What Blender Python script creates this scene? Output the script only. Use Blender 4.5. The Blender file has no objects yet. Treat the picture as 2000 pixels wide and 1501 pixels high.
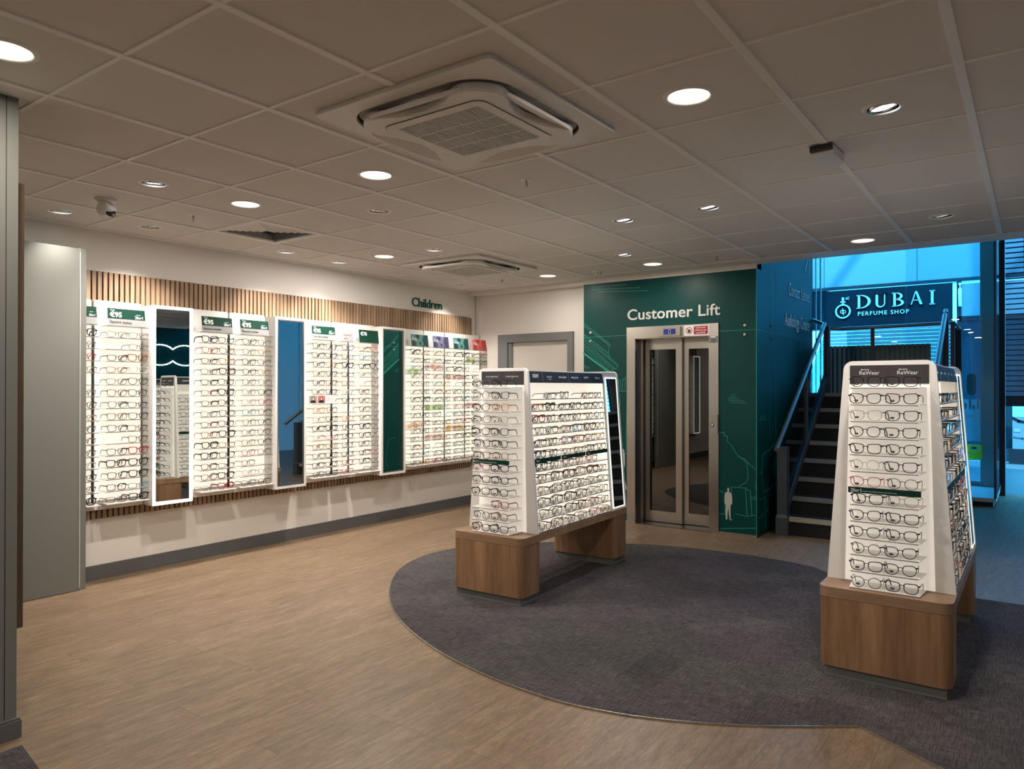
import bpy, math, random
from math import pi, sin, cos, radians as R
from mathutils import Matrix, Vector
random.seed(7)
SC = bpy.context.scene
COL = SC.collection

# ------------------------------------------------------------------ camera
EYE = Vector((0.0, 0.0, 1.42))
cam_d = bpy.data.cameras.new('camera')
cam = bpy.data.objects.new('camera', cam_d); COL.objects.link(cam)
cam_d.sensor_width = 36.0
cam_d.lens = 36.0 * 1418.99 / 2000.0
cam_d.clip_start = 0.05; cam_d.clip_end = 100
yaw, pitch, roll = 0.625967, 0.004642, 0.000549
fw = Vector((cos(yaw)*cos(pitch), sin(yaw)*cos(pitch), sin(pitch)))
rt = Vector((sin(yaw), -cos(yaw), 0)); up = rt.cross(fw)
rt2 = rt*cos(roll) + up*sin(roll); up2 = -rt*sin(roll) + up*cos(roll)
M = Matrix((rt2, up2, -fw)).transposed().to_4x4(); M.translation = EYE
cam.matrix_world = M
SC.camera = cam

# ------------------------------------------------------------------ world, light, exposure
w = bpy.data.worlds.new('daylight'); SC.world = w; w.use_nodes = True
bg = w.node_tree.nodes['Background']
bg.inputs[0].default_value = (0.07, 0.50, 1.0, 1); bg.inputs[1].default_value = 12.5
SC.view_settings.view_transform = 'Standard'; SC.view_settings.look = 'None'
SC.view_settings.exposure = 0.0; SC.view_settings.gamma = 1.0
SC.view_settings.use_curve_mapping = False
SC.cycles.use_denoising = True
SC.cycles.max_bounces = 8; SC.cycles.transparent_max_bounces = 24
SC.cycles.sample_clamp_indirect = 6.0
SC.cycles.caustics_reflective = False; SC.cycles.caustics_refractive = False
DOWN_W, SPOT_W, SUN_W = 8.4, 22.0, 13.0
sd = bpy.data.lights.new('sun', 'SUN'); sd.energy = SUN_W; sd.angle = R(2.0); sd.color = (0.25, 0.72, 1.0)
so = bpy.data.objects.new('sun', sd); COL.objects.link(so)
so.rotation_euler = Vector((0.62, 0.35, -0.95)).to_track_quat('-Z', 'Y').to_euler()

# ------------------------------------------------------------------ materials
def mat(name, col=(.8, .8, .8), rough=.5, metal=0., spec=None, emit=None, es=0., alpha=None, coat=0.):
    m = bpy.data.materials.new(name); m.use_nodes = True
    b = m.node_tree.nodes['Principled BSDF']
    b.inputs['Base Color'].default_value = (*col, 1)
    b.inputs['Roughness'].default_value = rough
    b.inputs['Metallic'].default_value = metal
    if spec is not None: b.inputs['Specular IOR Level'].default_value = spec
    if emit: b.inputs['Emission Color'].default_value = (*emit, 1); b.inputs['Emission Strength'].default_value = es
    if coat: b.inputs['Coat Weight'].default_value = coat; b.inputs['Coat Roughness'].default_value = .1
    m.diffuse_color = (*col, 1)
    return m
def nd(m, typ, **kw):
    n = m.node_tree.nodes.new(typ)
    for k, v in kw.items(): setattr(n, k, v)
    return n
def lk(m, a, b): m.node_tree.links.new(a, b)
def bsdf(m): return m.node_tree.nodes['Principled BSDF']
def coords(m, scale=(1, 1, 1), kind='Object'):
    tc = nd(m, 'ShaderNodeTexCoord'); mp = nd(m, 'ShaderNodeMapping')
    mp.inputs['Scale'].default_value = scale; lk(m, tc.outputs[kind], mp.inputs[0]); return mp.outputs[0]
def noise(m, vec, scale, detail=4, rough=.6):
    n = nd(m, 'ShaderNodeTexNoise'); n.inputs['Scale'].default_value = scale
    n.inputs['Detail'].default_value = detail; n.inputs['Roughness'].default_value = rough
    lk(m, vec, n.inputs['Vector']); return n.outputs['Fac']
def ramp(m, fac, stops):
    r = nd(m, 'ShaderNodeValToRGB'); e = r.color_ramp.elements
    while len(e) < len(stops): e.new(.5)
    for i, (p, c) in enumerate(stops): e[i].position = p; e[i].color = (*c, 1)
    lk(m, fac, r.inputs[0]); return r.outputs[0]
def mix(m, a, b, fac, mode='MIX'):
    x = nd(m, 'ShaderNodeMix', data_type='RGBA', blend_type=mode)
    for s, v in ((x.inputs[6], a), (x.inputs[7], b)):
        if hasattr(v, 'node'): lk(m, v, s)
        else: s.default_value = (*v, 1)
    if hasattr(fac, 'node'): lk(m, fac, x.inputs[0])
    else: x.inputs[0].default_value = fac
    return x.outputs[2]
def bump(m, h, strength=.2, dist=.01):
    b = nd(m, 'ShaderNodeBump'); b.inputs['Strength'].default_value = strength; b.inputs['Distance'].default_value = dist
    lk(m, h, b.inputs['Height']); lk(m, b.outputs[0], bsdf(m).inputs['Normal'])
def setcol(m, c): lk(m, c, bsdf(m).inputs['Base Color'])

def wood(name, dark, light, grain=(1, 1, 1), scale=6., rough=.5, boards=None):
    m = mat(name, light, rough); v = coords(m, grain)
    n1 = noise(m, v, scale, 8, .65); n2 = noise(m, v, scale*.25, 3, .5)
    c = ramp(m, n1, [(.3, dark), (.5, tuple((a+b)/2 for a, b in zip(dark, light))), (.7, light)])
    c2 = mix(m, c, (.55, .5, .45), ramp(m, n2, [(.45, (0, 0, 0)), (.7, (.5, .5, .5))]), 'MULTIPLY')
    if boards:      # boards across one object axis, each of its own tone
        tc = nd(m, 'ShaderNodeTexCoord'); sx = nd(m, 'ShaderNodeSeparateXYZ'); lk(m, tc.outputs['Object'], sx.inputs[0])
        mu = nd(m, 'ShaderNodeMath', operation='DIVIDE'); lk(m, sx.outputs[boards[0]], mu.inputs[0]); mu.inputs[1].default_value = boards[1]
        fl = nd(m, 'ShaderNodeMath', operation='FLOOR'); lk(m, mu.outputs[0], fl.inputs[0])
        wn = nd(m, 'ShaderNodeTexWhiteNoise', noise_dimensions='1D'); lk(m, fl.outputs[0], wn.inputs['W'])
        t = ramp(m, wn.outputs['Value'], [(0, (.72, .7, .68)), (1, (1.0, 1.0, 1.0))])
        c2 = mix(m, c2, t, 1., 'MULTIPLY')
    setcol(m, c2); return m

MT = {}
MT['wall'] = mat('warm_white_paint', (.82, .785, .735), .8)
n = noise(MT['wall'], coords(MT['wall']), 90, 2); bump(MT['wall'], n, .04, .002)
MT['wallgrey'] = mat('pale_grey_paint', (.80, .79, .76), .8)
MT['greypanel'] = mat('grey_green_laminate', (.165, .17, .152), .45)
n = noise(MT['greypanel'], coords(MT['greypanel'], (1, 1, 1)), 60, 2); bump(MT['greypanel'], n, .02, .002)
MT['tile'] = mat('ceiling_tile', (.50, .46, .425), .9)
v = coords(MT['tile']); n = noise(MT['tile'], v, 160, 3)
setcol(MT['tile'], ramp(MT['tile'], n, [(.3, (.79, .765, .735)), (.7, (.85, .83, .80))])); bump(MT['tile'], n, .15, .002)
MT['tbar'] = mat('ceiling_bar_white', (.96, .95, .93), .5)
MT['skirt'] = mat('grey_baseboard', (.115, .118, .12), .5)
MT['doorframe'] = mat('grey_door_frame', (.17, .18, .18), .45)
MT['doorleaf'] = mat('cream_door', (.63, .59, .53), .5)
MT['white'] = mat('white_powder_coat', (.78, .77, .75), .4)
MT['plastic'] = mat('white_plastic', (.80, .78, .75), .4)
MT['acgrille'] = mat('air_unit_grille', (.20, .17, .145), .6)
MT['dark'] = mat('dark_recess', (.02, .02, .02), .7)
MT['shelf'] = mat('shelf_white', (.85, .83, .8), .25)
MT['shelfu'] = mat('shelf_grey_edge', (.12, .11, .11), .4)
MT['steel'] = mat('brushed_steel', (.52, .485, .44), .27, .95)
v = coords(MT['steel'], (1, 1, 14)); n = noise(MT['steel'], v, 3, 3)
False and lk(MT['steel'], ramp(MT['steel'], n, [(.3, (.24, .24, .24)), (.7, (.32, .32, .32))]), bsdf(MT['steel']).inputs['Roughness'])
MT['steeldark'] = mat('dark_steel', (.16, .15, .14), .25, .9)
MT['chrome'] = mat('chrome', (.8, .8, .82), .12, 1.)
MT['mirror'] = mat('mirror_glass', (.82, .86, .84), .0, 1.)
MT['green'] = mat('green_glass_cladding', (.0, .055, .050), .42, spec=.25)
MT['greenline'] = mat('mural_line', (.02, .33, .24), .5)
MT['muralwhite'] = mat('mural_white', (.55, .56, .54), .5)
MT['letter'] = mat('white_letter', (.72, .73, .72), .4)
MT['lettergreen'] = mat('green_letter', (.0, .09, .06), .4)
MT['signgreen'] = mat('sign_green', (.0, .030, .018), .6, spec=.2)
MT['signgrey'] = mat('sign_silver', (.24, .24, .24), .5, spec=.3)
MT['black'] = mat('black_plastic', (.012, .012, .014), .35)
MT['blackmatt'] = mat('black_matt', (.006, .007, .009), .8)
MT['navy'] = mat('navy_header', (.010, .013, .020), .5, spec=.25)
MT['headdark'] = mat('charcoal_header', (.035, .032, .036), .4)
MT['stair'] = mat('dark_stair_carpet', (.008, .010, .015), .9)
MT['nose'] = mat('grey_nosing', (.20, .21, .20), .5)
MT['nosecream'] = mat('cream_nosing', (.40, .37, .28), .5)
MT['stringer'] = mat('blue_grey_steel', (.07, .085, .10), .4, .2)
MT['rail'] = mat('handrail_steel', (.34, .33, .32), .32, .9)
MT['red'] = mat('sign_red', (.35, .02, .025), .4)
MT['blue'] = mat('display_blue', (.01, .02, .12), .3, emit=(.03, .06, .5), es=.16)
MT['yellow'] = mat('leaflet_green', (.35, .50, .10), .5)
MT['paper'] = mat('paper_white', (.8, .8, .8), .6)
MT['facade'] = mat('facade_grey', (.38, .43, .42), .4, .0)
MT['mullblack'] = mat('black_mullion', (.008, .008, .012), .4)
MT['mallpanel'] = mat('pale_cladding', (.135, .17, .18), .4)
MT['mallsign'] = mat('shop_sign_navy', (.001, .005, .009), .5, spec=.12)
MT['mallletter'] = mat('shop_letter', (.32, .35, .35), .4)
MT['shutter'] = mat('shutter_pale', (.14, .17, .18), .5)
MT['paving'] = mat('mall_paving', (.45, .5, .53), .5)
MT['darkglass'] = mat('dark_shop_glass', (.01, .025, .035), .05)
MT['slatgreen'] = mat('dark_green_slat', (.26, .40, .40), .5)
MT['lampface'] = mat('lamp_face', (1, 1, 1), .5, emit=(1, .93, .80), es=7)
MT['lampcone'] = mat('lamp_reflector', (.8, .76, .68), .35, emit=(1, .93, .78), es=1.0)
MT['spotface'] = mat('spot_face', (1, 1, 1), .5, emit=(.9, .93, 1.0), es=9)
MT['ledsoft'] = mat('led_strip_soft', (1, 1, 1), .5, emit=(.9, 1.0, .92), es=.95)
MT['led'] = mat('led_strip', (1, 1, 1), .5, emit=(.93, 1.0, .93), es=1.5)
MT['backlit'] = mat('backlit_panel', (.82, .78, .70), .4, emit=(1.0, .90, .76), es=.80)
MT['backlitk'] = mat('backlit_panel_kids', (.82, .79, .68), .4, emit=(1.0, .93, .76), es=.85)
MT['sidelit'] = mat('edge_lit_panel', (.80, .77, .72), .4, emit=(1.0, .91, .80), es=.42)
MT['slat'] = wood('oak_slat', (.27, .17, .10), (.50, .35, .23), (30, 30, 2), 2.0, .55, boards=(0, .04))
MT['felt'] = mat('black_felt', (.008, .007, .006), .95)
MT['oak'] = wood('oak_laminate', (.22, .115, .055), (.44, .26, .145), (14, 14, 1.2), 1.6, .45, boards=(1, .21))
MT['oakh'] = wood('oak_laminate_edge', (.20, .12, .07), (.36, .23, .14), (14, 1.2, 14), 1.6, .45)
MT['walnut'] = wood('brown_panel', (.065, .040, .019), (.12, .077, .040), (14, 14, 1.2), 1.6, .5)
MT['kick'] = mat('grey_plinth', (.17, .175, .16), .5)
MT['lens'] = None

def glassy(name, tint, refl=.08, rough=.0, fres=.5):
    m = bpy.data.materials.new(name); m.use_nodes = True; nt = m.node_tree; nt.nodes.clear()
    o = nt.nodes.new('ShaderNodeOutputMaterial'); mx = nt.nodes.new('ShaderNodeMixShader')
    t = nt.nodes.new('ShaderNodeBsdfTransparent'); g = nt.nodes.new('ShaderNodeBsdfGlossy')
    lw = nt.nodes.new('ShaderNodeLayerWeight'); lw.inputs[0].default_value = .25
    mm = nt.nodes.new('ShaderNodeMath'); mm.operation = 'MULTIPLY_ADD'; mm.inputs[1].default_value = fres; mm.inputs[2].default_value = refl
    t.inputs[0].default_value = (*tint, 1); g.inputs['Roughness'].default_value = rough
    nt.links.new(lw.outputs['Fresnel'], mm.inputs[0]); nt.links.new(mm.outputs[0], mx.inputs[0])
    nt.links.new(t.outputs[0], mx.inputs[1]); nt.links.new(g.outputs[0], mx.inputs[2]); nt.links.new(mx.outputs[0], o.inputs[0])
    return m
def sheet(name, c, tr=.8):
    m = mat(name, c, .5); t_ = nd(m, 'ShaderNodeBsdfTranslucent'); t_.inputs[0].default_value = (*c, 1); x_ = nd(m, 'ShaderNodeMixShader'); x_.inputs[0].default_value = tr
    o_ = m.node_tree.nodes['Material Output']; lk(m, bsdf(m).outputs[0], x_.inputs[1]); lk(m, t_.outputs[0], x_.inputs[2]); lk(m, x_.outputs[0], o_.inputs[0]); return m
MT['postersheet'] = sheet('poster_paper', (.55, .62, .64)); MT['leafsheet'] = sheet('leaflet_paper', (1.0, .85, .12)); MT['stickersheet'] = sheet('sticker_film', (.22, .25, .25))
MT['lens'] = glassy('spectacle_lens', (.935, .935, .93), .01, .0, .22)
MT['glass'] = glassy('window_glass', (.80, .95, 1.0), .03)
MT['shutterslat'] = glassy('see_through_slat', (.72, .74, .80), .08, .3)
MT['stairglass'] = glassy('stair_glass', (.62, .78, .80), .10)
MT['doorglass'] = glassy('lift_door_glass', (.13, .15, .14), .14)

def plankfloor():
    m = mat('oak_plank_floor', (.4, .32, .25), .42, spec=.4)
    tc = nd(m, 'ShaderNodeTexCoord'); mp = nd(m, 'ShaderNodeMapping'); mp.inputs['Location'].default_value = (-2.21 + 1.22*2 + .0, -1.62 + .185*20, 0)
    lk(m, tc.outputs['Object'], mp.inputs[0])
    br = nd(m, 'ShaderNodeTexBrick'); br.offset = .37; br.offset_frequency = 3; br.squash = 1
    br.inputs['Color1'].default_value = (.35, .35, .35, 1); br.inputs['Color2'].default_value = (.85, .85, .85, 1)
    br.inputs['Mortar'].default_value = (0, 0, 0, 1); br.inputs['Scale'].default_value = 1.
    br.inputs['Mortar Size'].default_value = .0019; br.inputs['Mortar Smooth'].default_value = .0
    br.inputs['Bias'].default_value = 0.; br.inputs['Brick Width'].default_value = 1.22; br.inputs['Row Height'].default_value = .185
    lk(m, mp.outputs[0], br.inputs['Vector'])
    # grain, shifted per board
    sc = nd(m, 'ShaderNodeVectorMath', operation='MULTIPLY'); sc.inputs[1].default_value = (2.6, 14, 1); lk(m, tc.outputs['Object'], sc.inputs[0])
    ad = nd(m, 'ShaderNodeVectorMath', operation='MULTIPLY_ADD'); lk(m, br.outputs['Color'], ad.inputs[0]); ad.inputs[1].default_value = (17, 31, 9); lk(m, sc.outputs[0], ad.inputs[2])
    n1 = noise(m, ad.outputs[0], 2.3, 8, .72); n2 = noise(m, ad.outputs[0], .9, 2, .5); n3 = noise(m, ad.outputs[0], 9, 6, .8)
    c = ramp(m, n1, [(.28, (.142, .096, .058)), (.5, (.223, .157, .100)), (.72, (.310, .228, .152))])
    c = mix(m, c, ramp(m, n2, [(.3, (.80, .78, .76)), (.7, (1.05, 1.04, 1.02))]), .8, 'MULTIPLY')
    c = mix(m, c, ramp(m, n3, [(.38, (.66, .64, .62)), (.62, (1.12, 1.12, 1.12))]), .8, 'MULTIPLY')
    c = mix(m, c, ramp(m, br.outputs['Color'], [(.35, (.90, .90, .90)), (.85, (1.05, 1.04, 1.03))]), 1, 'MULTIPLY')
    c = mix(m, c, (.12, .09, .065), br.outputs['Fac'])
    setcol(m, c); bump(m, n1, .05, .003); return m
MT['planks'] = plankfloor()
def carpet():
    m = mat('purple_grey_carpet', (.06, .055, .06), .95, spec=.1)
    v = coords(m)
    ck = nd(m, 'ShaderNodeTexBrick'); ck.offset = .5; ck.inputs['Scale'].default_value = 1; ck.inputs['Brick Width'].default_value = .5; ck.inputs['Row Height'].default_value = .5
    ck.inputs['Mortar Size'].default_value = 0.; ck.inputs['Color1'].default_value = (0, 0, 0, 1); ck.inputs['Color2'].default_value = (1, 1, 1, 1); lk(m, v, ck.inputs['Vector'])
    ck2 = nd(m, 'ShaderNodeTexBrick'); ck2.offset = .33; ck2.inputs['Scale'].default_value = 1; ck2.inputs['Brick Width'].default_value = .27; ck2.inputs['Row Height'].default_value = .21
    ck2.inputs['Mortar Size'].default_value = 0.; ck2.inputs['Color1'].default_value = (0, 0, 0, 1); ck2.inputs['Color2'].default_value = (1, 1, 1, 1); lk(m, v, ck2.inputs['Vector'])
    n0 = noise(m, v, 1.6, 3)
    a = noise(m, coords(m, (180, 12, 1)), 1, 3, .7); b = noise(m, coords(m, (12, 180, 1)), 1, 3, .7)
    wv = mix(m, a, b, .5)
    base = mix(m, (.062, .054, .060), (.060, .059, .057), ck.outputs['Color'])
    base = mix(m, base, ramp(m, ck2.outputs['Color'], [(0, (.82, .82, .84)), (1, (1.15, 1.13, 1.13))]), .8, 'MULTIPLY')
    base = mix(m, base, ramp(m, n0, [(.35, (.85, .84, .86)), (.65, (1.15, 1.13, 1.13))]), .7, 'MULTIPLY')
    c = mix(m, base, ramp(m, wv, [(.36, (.35, .35, .35)), (.5, (1.0, 1.0, 1.0)), (.62, (1.9, 1.86, 1.86))]), .9, 'MULTIPLY')
    setcol(m, c); bump(m, wv, .35, .003); return m
MT['carpet'] = carpet()
def bigtile(name, c1, w, h, mort):
    m = mat(name, c1, .38, spec=.4); v = coords(m)
    br = nd(m, 'ShaderNodeTexBrick'); br.offset = .5; br.inputs['Scale'].default_value = 1; br.inputs['Brick Width'].default_value = w; br.inputs['Row Height'].default_value = h
    br.inputs['Mortar Size'].default_value = .004; br.inputs['Color1'].default_value = (*[x*.88 for x in c1], 1); br.inputs['Color2'].default_value = (*c1, 1); br.inputs['Mortar'].default_value = (*mort, 1)
    lk(m, v, br.inputs['Vector']); n = noise(m, v, 6, 5)
    setcol(m, mix(m, br.outputs['Color'], ramp(m, n, [(.3, (.85, .85, .85)), (.7, (1.08, 1.08, 1.08))]), .8, 'MULTIPLY')); return m
MT['entrytile'] = bigtile('grey_entrance_tile', (.24, .245, .25), 1.2, .6, (.05, .05, .05))
MT['paving'] = bigtile('mall_paving', (.11, .13, .135), .9, .9, (.12, .13, .14))

# spectacle frame colours
FR = {'black': mat('frame_black', (.010, .010, .012), .2), 'navy': mat('frame_navy', (.015, .02, .05), .25),
      'tortoise': mat('frame_tortoise', (.09, .035, .015), .25), 'brown': mat('frame_brown', (.20, .09, .05), .3),
      'clear': mat('frame_clear', (.46, .45, .43), .15), 'red': mat('frame_red', (.30, .02, .03), .25),
      'pink': mat('frame_pink', (.50, .14, .20), .3), 'gold': mat('frame_gold', (.33, .22, .11), .35, .6),
      'grey': mat('frame_grey', (.12, .12, .13), .3), 'orange': mat('frame_orange', (.55, .22, .07), .3),
      'blue': mat('frame_blue', (.10, .28, .45), .3), 'silver': mat('frame_silver', (.22, .21, .20), .35, .6)}

# ------------------------------------------------------------------ mesh helpers
class MB:
    def __init__(s): s.v = []; s.f = []; s.m = []; s.mats = []; s.sm = []
    def mi(s, m):
        if m not in s.mats: s.mats.append(m)
        return s.mats.index(m)
    def add(s, vs, fs, m, mx=None, smooth=False):
        b = len(s.v); i = s.mi(m)
        for p in vs:
            p = Vector(p); s.v.append(tuple(mx @ p if mx else p))
        for f in fs: s.f.append([b+k for k in f]); s.m.append(i); s.sm.append(smooth)
    def box(s, x0, x1, y0, y1, z0, z1, m, mx=None):
        v = [(x0,y0,z0),(x1,y0,z0),(x1,y1,z0),(x0,y1,z0),(x0,y0,z1),(x1,y0,z1),(x1,y1,z1),(x0,y1,z1)]
        s.add(v, [(0,3,2,1),(4,5,6,7),(0,1,5,4),(1,2,6,5),(2,3,7,6),(3,0,4,7)], m, mx)
    def prism(s, pts, h0, h1, m, mx=None, smooth=False, caps=True):   # polygon in local xy, extruded in z
        n = len(pts)
        if sum(pts[i][0]*pts[(i+1)%n][1]-pts[(i+1)%n][0]*pts[i][1] for i in range(n)) < 0: pts = pts[::-1]
        v = [(x, y, h0) for x, y in pts] + [(x, y, h1) for x, y in pts]
        s.add(v, [(i, (i+1) % n, n+(i+1) % n, n+i) for i in range(n)], m, mx, smooth)
        if caps: s.add(v, [tuple(range(n-1, -1, -1)), tuple(range(n, 2*n))], m, mx)
    def ring(s, outer, inner, h0, h1, m, mx=None):      # outer / inner loops of equal count (xy), between two heights
        n = len(outer)
        v = [(x,y,h0) for x,y in outer]+[(x,y,h1) for x,y in outer]+[(x,y,h0) for x,y in inner]+[(x,y,h1) for x,y in inner]
        f = []
        for i in range(n):
            j = (i+1) % n
            f += [(i,j,n+j,n+i), (2*n+j,2*n+i,3*n+i,3*n+j), (j,i,2*n+i,2*n+j), (n+i,n+j,3*n+j,3*n+i)]
        s.add(v, f, m, mx)
    def loft(s, loops, m, mx=None, smooth=True, close=True):   # list of equal-length 3d loops
        n = len(loops[0]); v = [p for l in loops for p in l]; f = []
        for k in range(len(loops)-1):
            for i in range(n):
                j = (i+1) % n
                f.append((k*n+i, k*n+j, (k+1)*n+j, (k+1)*n+i))
        s.add(v, f, m, mx, smooth)
        if close: s.add(v, [tuple(range(n-1,-1,-1)), tuple((len(loops)-1)*n+i for i in range(n))], m, mx)
    def lathe(s, prof, m, mx=None, n=32, smooth=True, close=False):   # (r, z) profile about local z
        s.loft([[(r*cos(2*pi*i/n), r*sin(2*pi*i/n), z) for i in range(n)] for r, z in prof], m, mx, smooth, close)
    def tube(s, pts, r, m, mx=None, n=10, closed=False, r2=None, smooth=True, upv=Vector((0,0,1))):
        pts = [Vector(p) for p in pts]; N = len(pts); loops = []
        for i, p in enumerate(pts):
            a = pts[(i-1) % N] if (closed or i > 0) else p; b = pts[(i+1) % N] if (closed or i < N-1) else p
            d = (b-a).normalized(); u = upv
            if abs(d.dot(u)) > .97: u = Vector((1,0,0)) if abs(d.x) < .9 else Vector((0,1,0))
            x = d.cross(u).normalized(); y = x.cross(d)
            loops.append([p + x*cos(2*pi*k/n+pi/n)*r + y*sin(2*pi*k/n+pi/n)*(r2 or r) for k in range(n)])
        if closed: loops.append(loops[0])
        s.loft([[tuple(q) for q in l] for l in loops], m, mx, smooth, not closed)
    def build(s, name, parent=None, loc=None, rz=0):
        me = bpy.data.meshes.new(name); me.from_pydata(s.v, [], s.f)
        for m in s.mats: me.materials.append(m)
        me.polygons.foreach_set('material_index', s.m); me.polygons.foreach_set('use_smooth', s.sm)
        me.update(); return obj(name, me, parent, loc, rz)
def obj(name, me, parent=None, loc=None, rz=0):
    o = bpy.data.objects.new(name, me); COL.objects.link(o)
    if parent: o.parent = parent
    if loc: o.location = loc
    if rz: o.rotation_euler = (0, 0, rz)
    return o
def thing(name, label, cat, loc=(0,0,0), rz=0, group=None):
    o = bpy.data.objects.new(name, None); COL.objects.link(o); o.location = loc; o.rotation_euler = (0,0,rz)
    o.empty_display_size = .05
    return tag(o, label, cat, group)
def tag(o, label, cat, group=None, kind=None):
    o['label'] = label; o['category'] = cat
    if group: o['group'] = group
    if kind: o['kind'] = kind
    return o
def struct(o, label=None):
    o['kind'] = 'structure'
    if label: o['label'] = label
    return o
def FX(x, y, z): return Matrix(((0,0,-1,x),(-1,0,0,y),(0,1,0,z),(0,0,0,1)))     # flat work facing -X
def FY(x, y, z): return Matrix(((1,0,0,x),(0,0,-1,y),(0,1,0,z),(0,0,0,1)))      # flat work facing -Y
def rr(hx, hy, r, n=8, cx=0, cy=0):                                             # rounded rectangle loop
    p = []
    for sx, sy, a0 in ((1,1,0),(-1,1,pi/2),(-1,-1,pi),(1,-1,3*pi/2)):
        for i in range(n+1):
            a = a0 + pi/2*i/n; p.append((cx+sx*(hx-r)+r*cos(a), cy+sy*(hy-r)+r*sin(a)))
    return p
def rot2(p, a): return (p[0]*cos(a)-p[1]*sin(a), p[0]*sin(a)+p[1]*cos(a))
_tc = {}
def text(mb, s, size, m, mx, ext=.001, align='LEFT', off=0., sx=1., space=1., shear=0.):
    key = (s, off, space, ext/size, shear)
    if key not in _tc:
        c = bpy.data.curves.new('t', 'FONT'); c.body = s; c.size = 1; c.extrude = ext/size; c.offset = off; c.space_character = space; c.shear = shear; c.resolution_u = 4
        o = bpy.data.objects.new('t', c); COL.objects.link(o)
        dg = bpy.context.evaluated_depsgraph_get(); dg.update()
        me = bpy.data.meshes.new_from_object(o.evaluated_get(dg))
        vs = [tuple(v.co) for v in me.vertices]; fs = [tuple(p.vertices) for p in me.polygons]
        bpy.data.objects.remove(o); bpy.data.curves.remove(c); bpy.data.meshes.remove(me)
        _tc[key] = (vs, fs)
    vs, fs = _tc[key]
    if not vs: return
    x0 = min(v[0] for v in vs); x1 = max(v[0] for v in vs)
    o = {'LEFT': x0, 'CENTER': (x0+x1)/2, 'RIGHT': x1}[align]
    mb.add([((v[0]-o)*size*sx, v[1]*size, v[2]*size + ext) for v in vs], fs, m, mx)
def ribbon(mb, pts, wd, m, mx, h=.0012, closed=False):
    n = len(pts); rg = range(n if closed else n-1)
    for i in rg:
        a = Vector(pts[i]).to_2d(); b = Vector(pts[(i+1) % n]).to_2d(); d = (b-a)
        if d.length < 1e-6: continue
        d.normalize(); q = Vector((-d.y, d.x))*wd/2; e = d*wd/2*.6
        mb.prism([tuple(a-e-q), tuple(b+e-q), tuple(b+e+q), tuple(a-e+q)], 0.0002, h, m, mx)

XB, XW, YL, ZC = 6.935, 7.08, 5.662, 2.60     # lift cladding plane, white back wall plane, slatted wall plane, ceiling
XF = 11.7                                     # shop front
gx = [1.875 + .6*i for i in range(-9, 9)]     # ceiling grid lines
gy = [3.227 - .6*j for j in range(-4, 12)]
Y0 = -3.4

# ------------------------------------------------------------------ floor, carpet
b = MB(); b.box(-3.6, XF+.1, Y0, YL+.1, -.06, 0, MT['planks']); struct(b.build('floor'))
def catmull(P, n=8):
    out = []
    for i in range(1, len(P)-2):
        p0, p1, p2, p3 = [Vector(q) for q in P[i-1:i+3]]
        for k in range(n):
            t = k/n; out.append(tuple(.5*((2*p1)+(p2-p0)*t+(2*p0-5*p1+4*p2-p3)*t*t+(3*p1-p0-3*p2+p3)*t**3)))
    out.append(tuple(P[-2])); return out
cv = [(5.83,1.1),(5.94,1.31),(6.06,1.47),(6.14,1.82),(6.155,2.256),(6.09,2.654),(5.96,3.02),(5.66,3.55),(5.22,3.99),(4.886,4.16),(4.55,4.19),(4.2,4.09),
      (3.86,3.88),(3.50,3.55),(3.2,3.16),(2.96,2.667),(2.83,2.2),(2.79,1.785),(2.83,1.5),(2.9,1.29),(2.99,1.1),(3.1,.916),(3.32,.61),(3.5,.4)]
edge = catmull(cv)
cp = edge + [(3.14,.307),(2.84,-.35),(2.6,-.9),(2.4,Y0+.02),(5.80,Y0+.02),(5.80,.36)]
b = MB(); b.prism(cp, 0, .007, MT['carpet']); tag(b.build('carpet'), 'purple grey carpet inlaid in an oval on the plank floor', 'carpet')
b = MB(); ribbon(b, edge + [(3.14,.307),(2.84,-.35),(2.6,-.9)], .006, MT['steel'], Matrix.Translation((0,0,0)), .0085); struct(b.build('trim_1'), 'thin metal strip along the carpet edge')
b = MB(); b.prism([(-.5,3.26),(1.20,3.26),(1.165,3.02),(1.1,2.6),(1.0,1.9),(-.5,1.9)], 0, .006, MT['carpet']); tag(b.build('carpet'), 'dark carpet corner at the foot of the grey green pillar', 'carpet')

# ------------------------------------------------------------------ walls
W = MT['wall']
b = MB(); b.box(-3.6, XW, YL, YL+.1, 0, 5.5, W); wl = struct(b.build('wall_left'))
b = MB(); b.box(XW, XW+.1, 4.3, 5.25, 2.02, 5.5, W); b.box(XW, XW+.1, 5.25, YL+.1, 0, 5.5, W); b.box(XW, XW+.1, 4.0, 4.30, 0, 5.5, W)
struct(b.build('wall_back'))
b = MB(); b.box(XB, XW, 2.153, YL, 2.553, ZC+.02, W); struct(b.build('trim_2'), 'boxed bulkhead along the back wall')
b = MB(); b.box(-3.7, -3.6, Y0, YL+.1, 0, 3, MT['wallgrey']); struct(b.build('wall_rear'))
b = MB(); b.box(-3.6, 6.0, Y0-.1, Y0, 0, 3, MT['wallgrey']); b.box(8.7, 10.15, Y0-.1, Y0, 0, 5.5, MT['wallgrey']); struct(b.build('wall_right'))
b = MB(); b.box(6.0, 8.7, Y0-.1, Y0, 0, 5.5, MT['green']); b.box(10.15, XF, Y0-.1, Y0, 0, 5.5, MT['green']); struct(b.build('wall_right_green'))
b = MB(); b.box(10.02, 10.15, Y0, Y0+.03, 0, 5.5, MT['white']); struct(b.build('trim_7'), 'pale post between grey and green wall, seen in a mirror')
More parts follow.
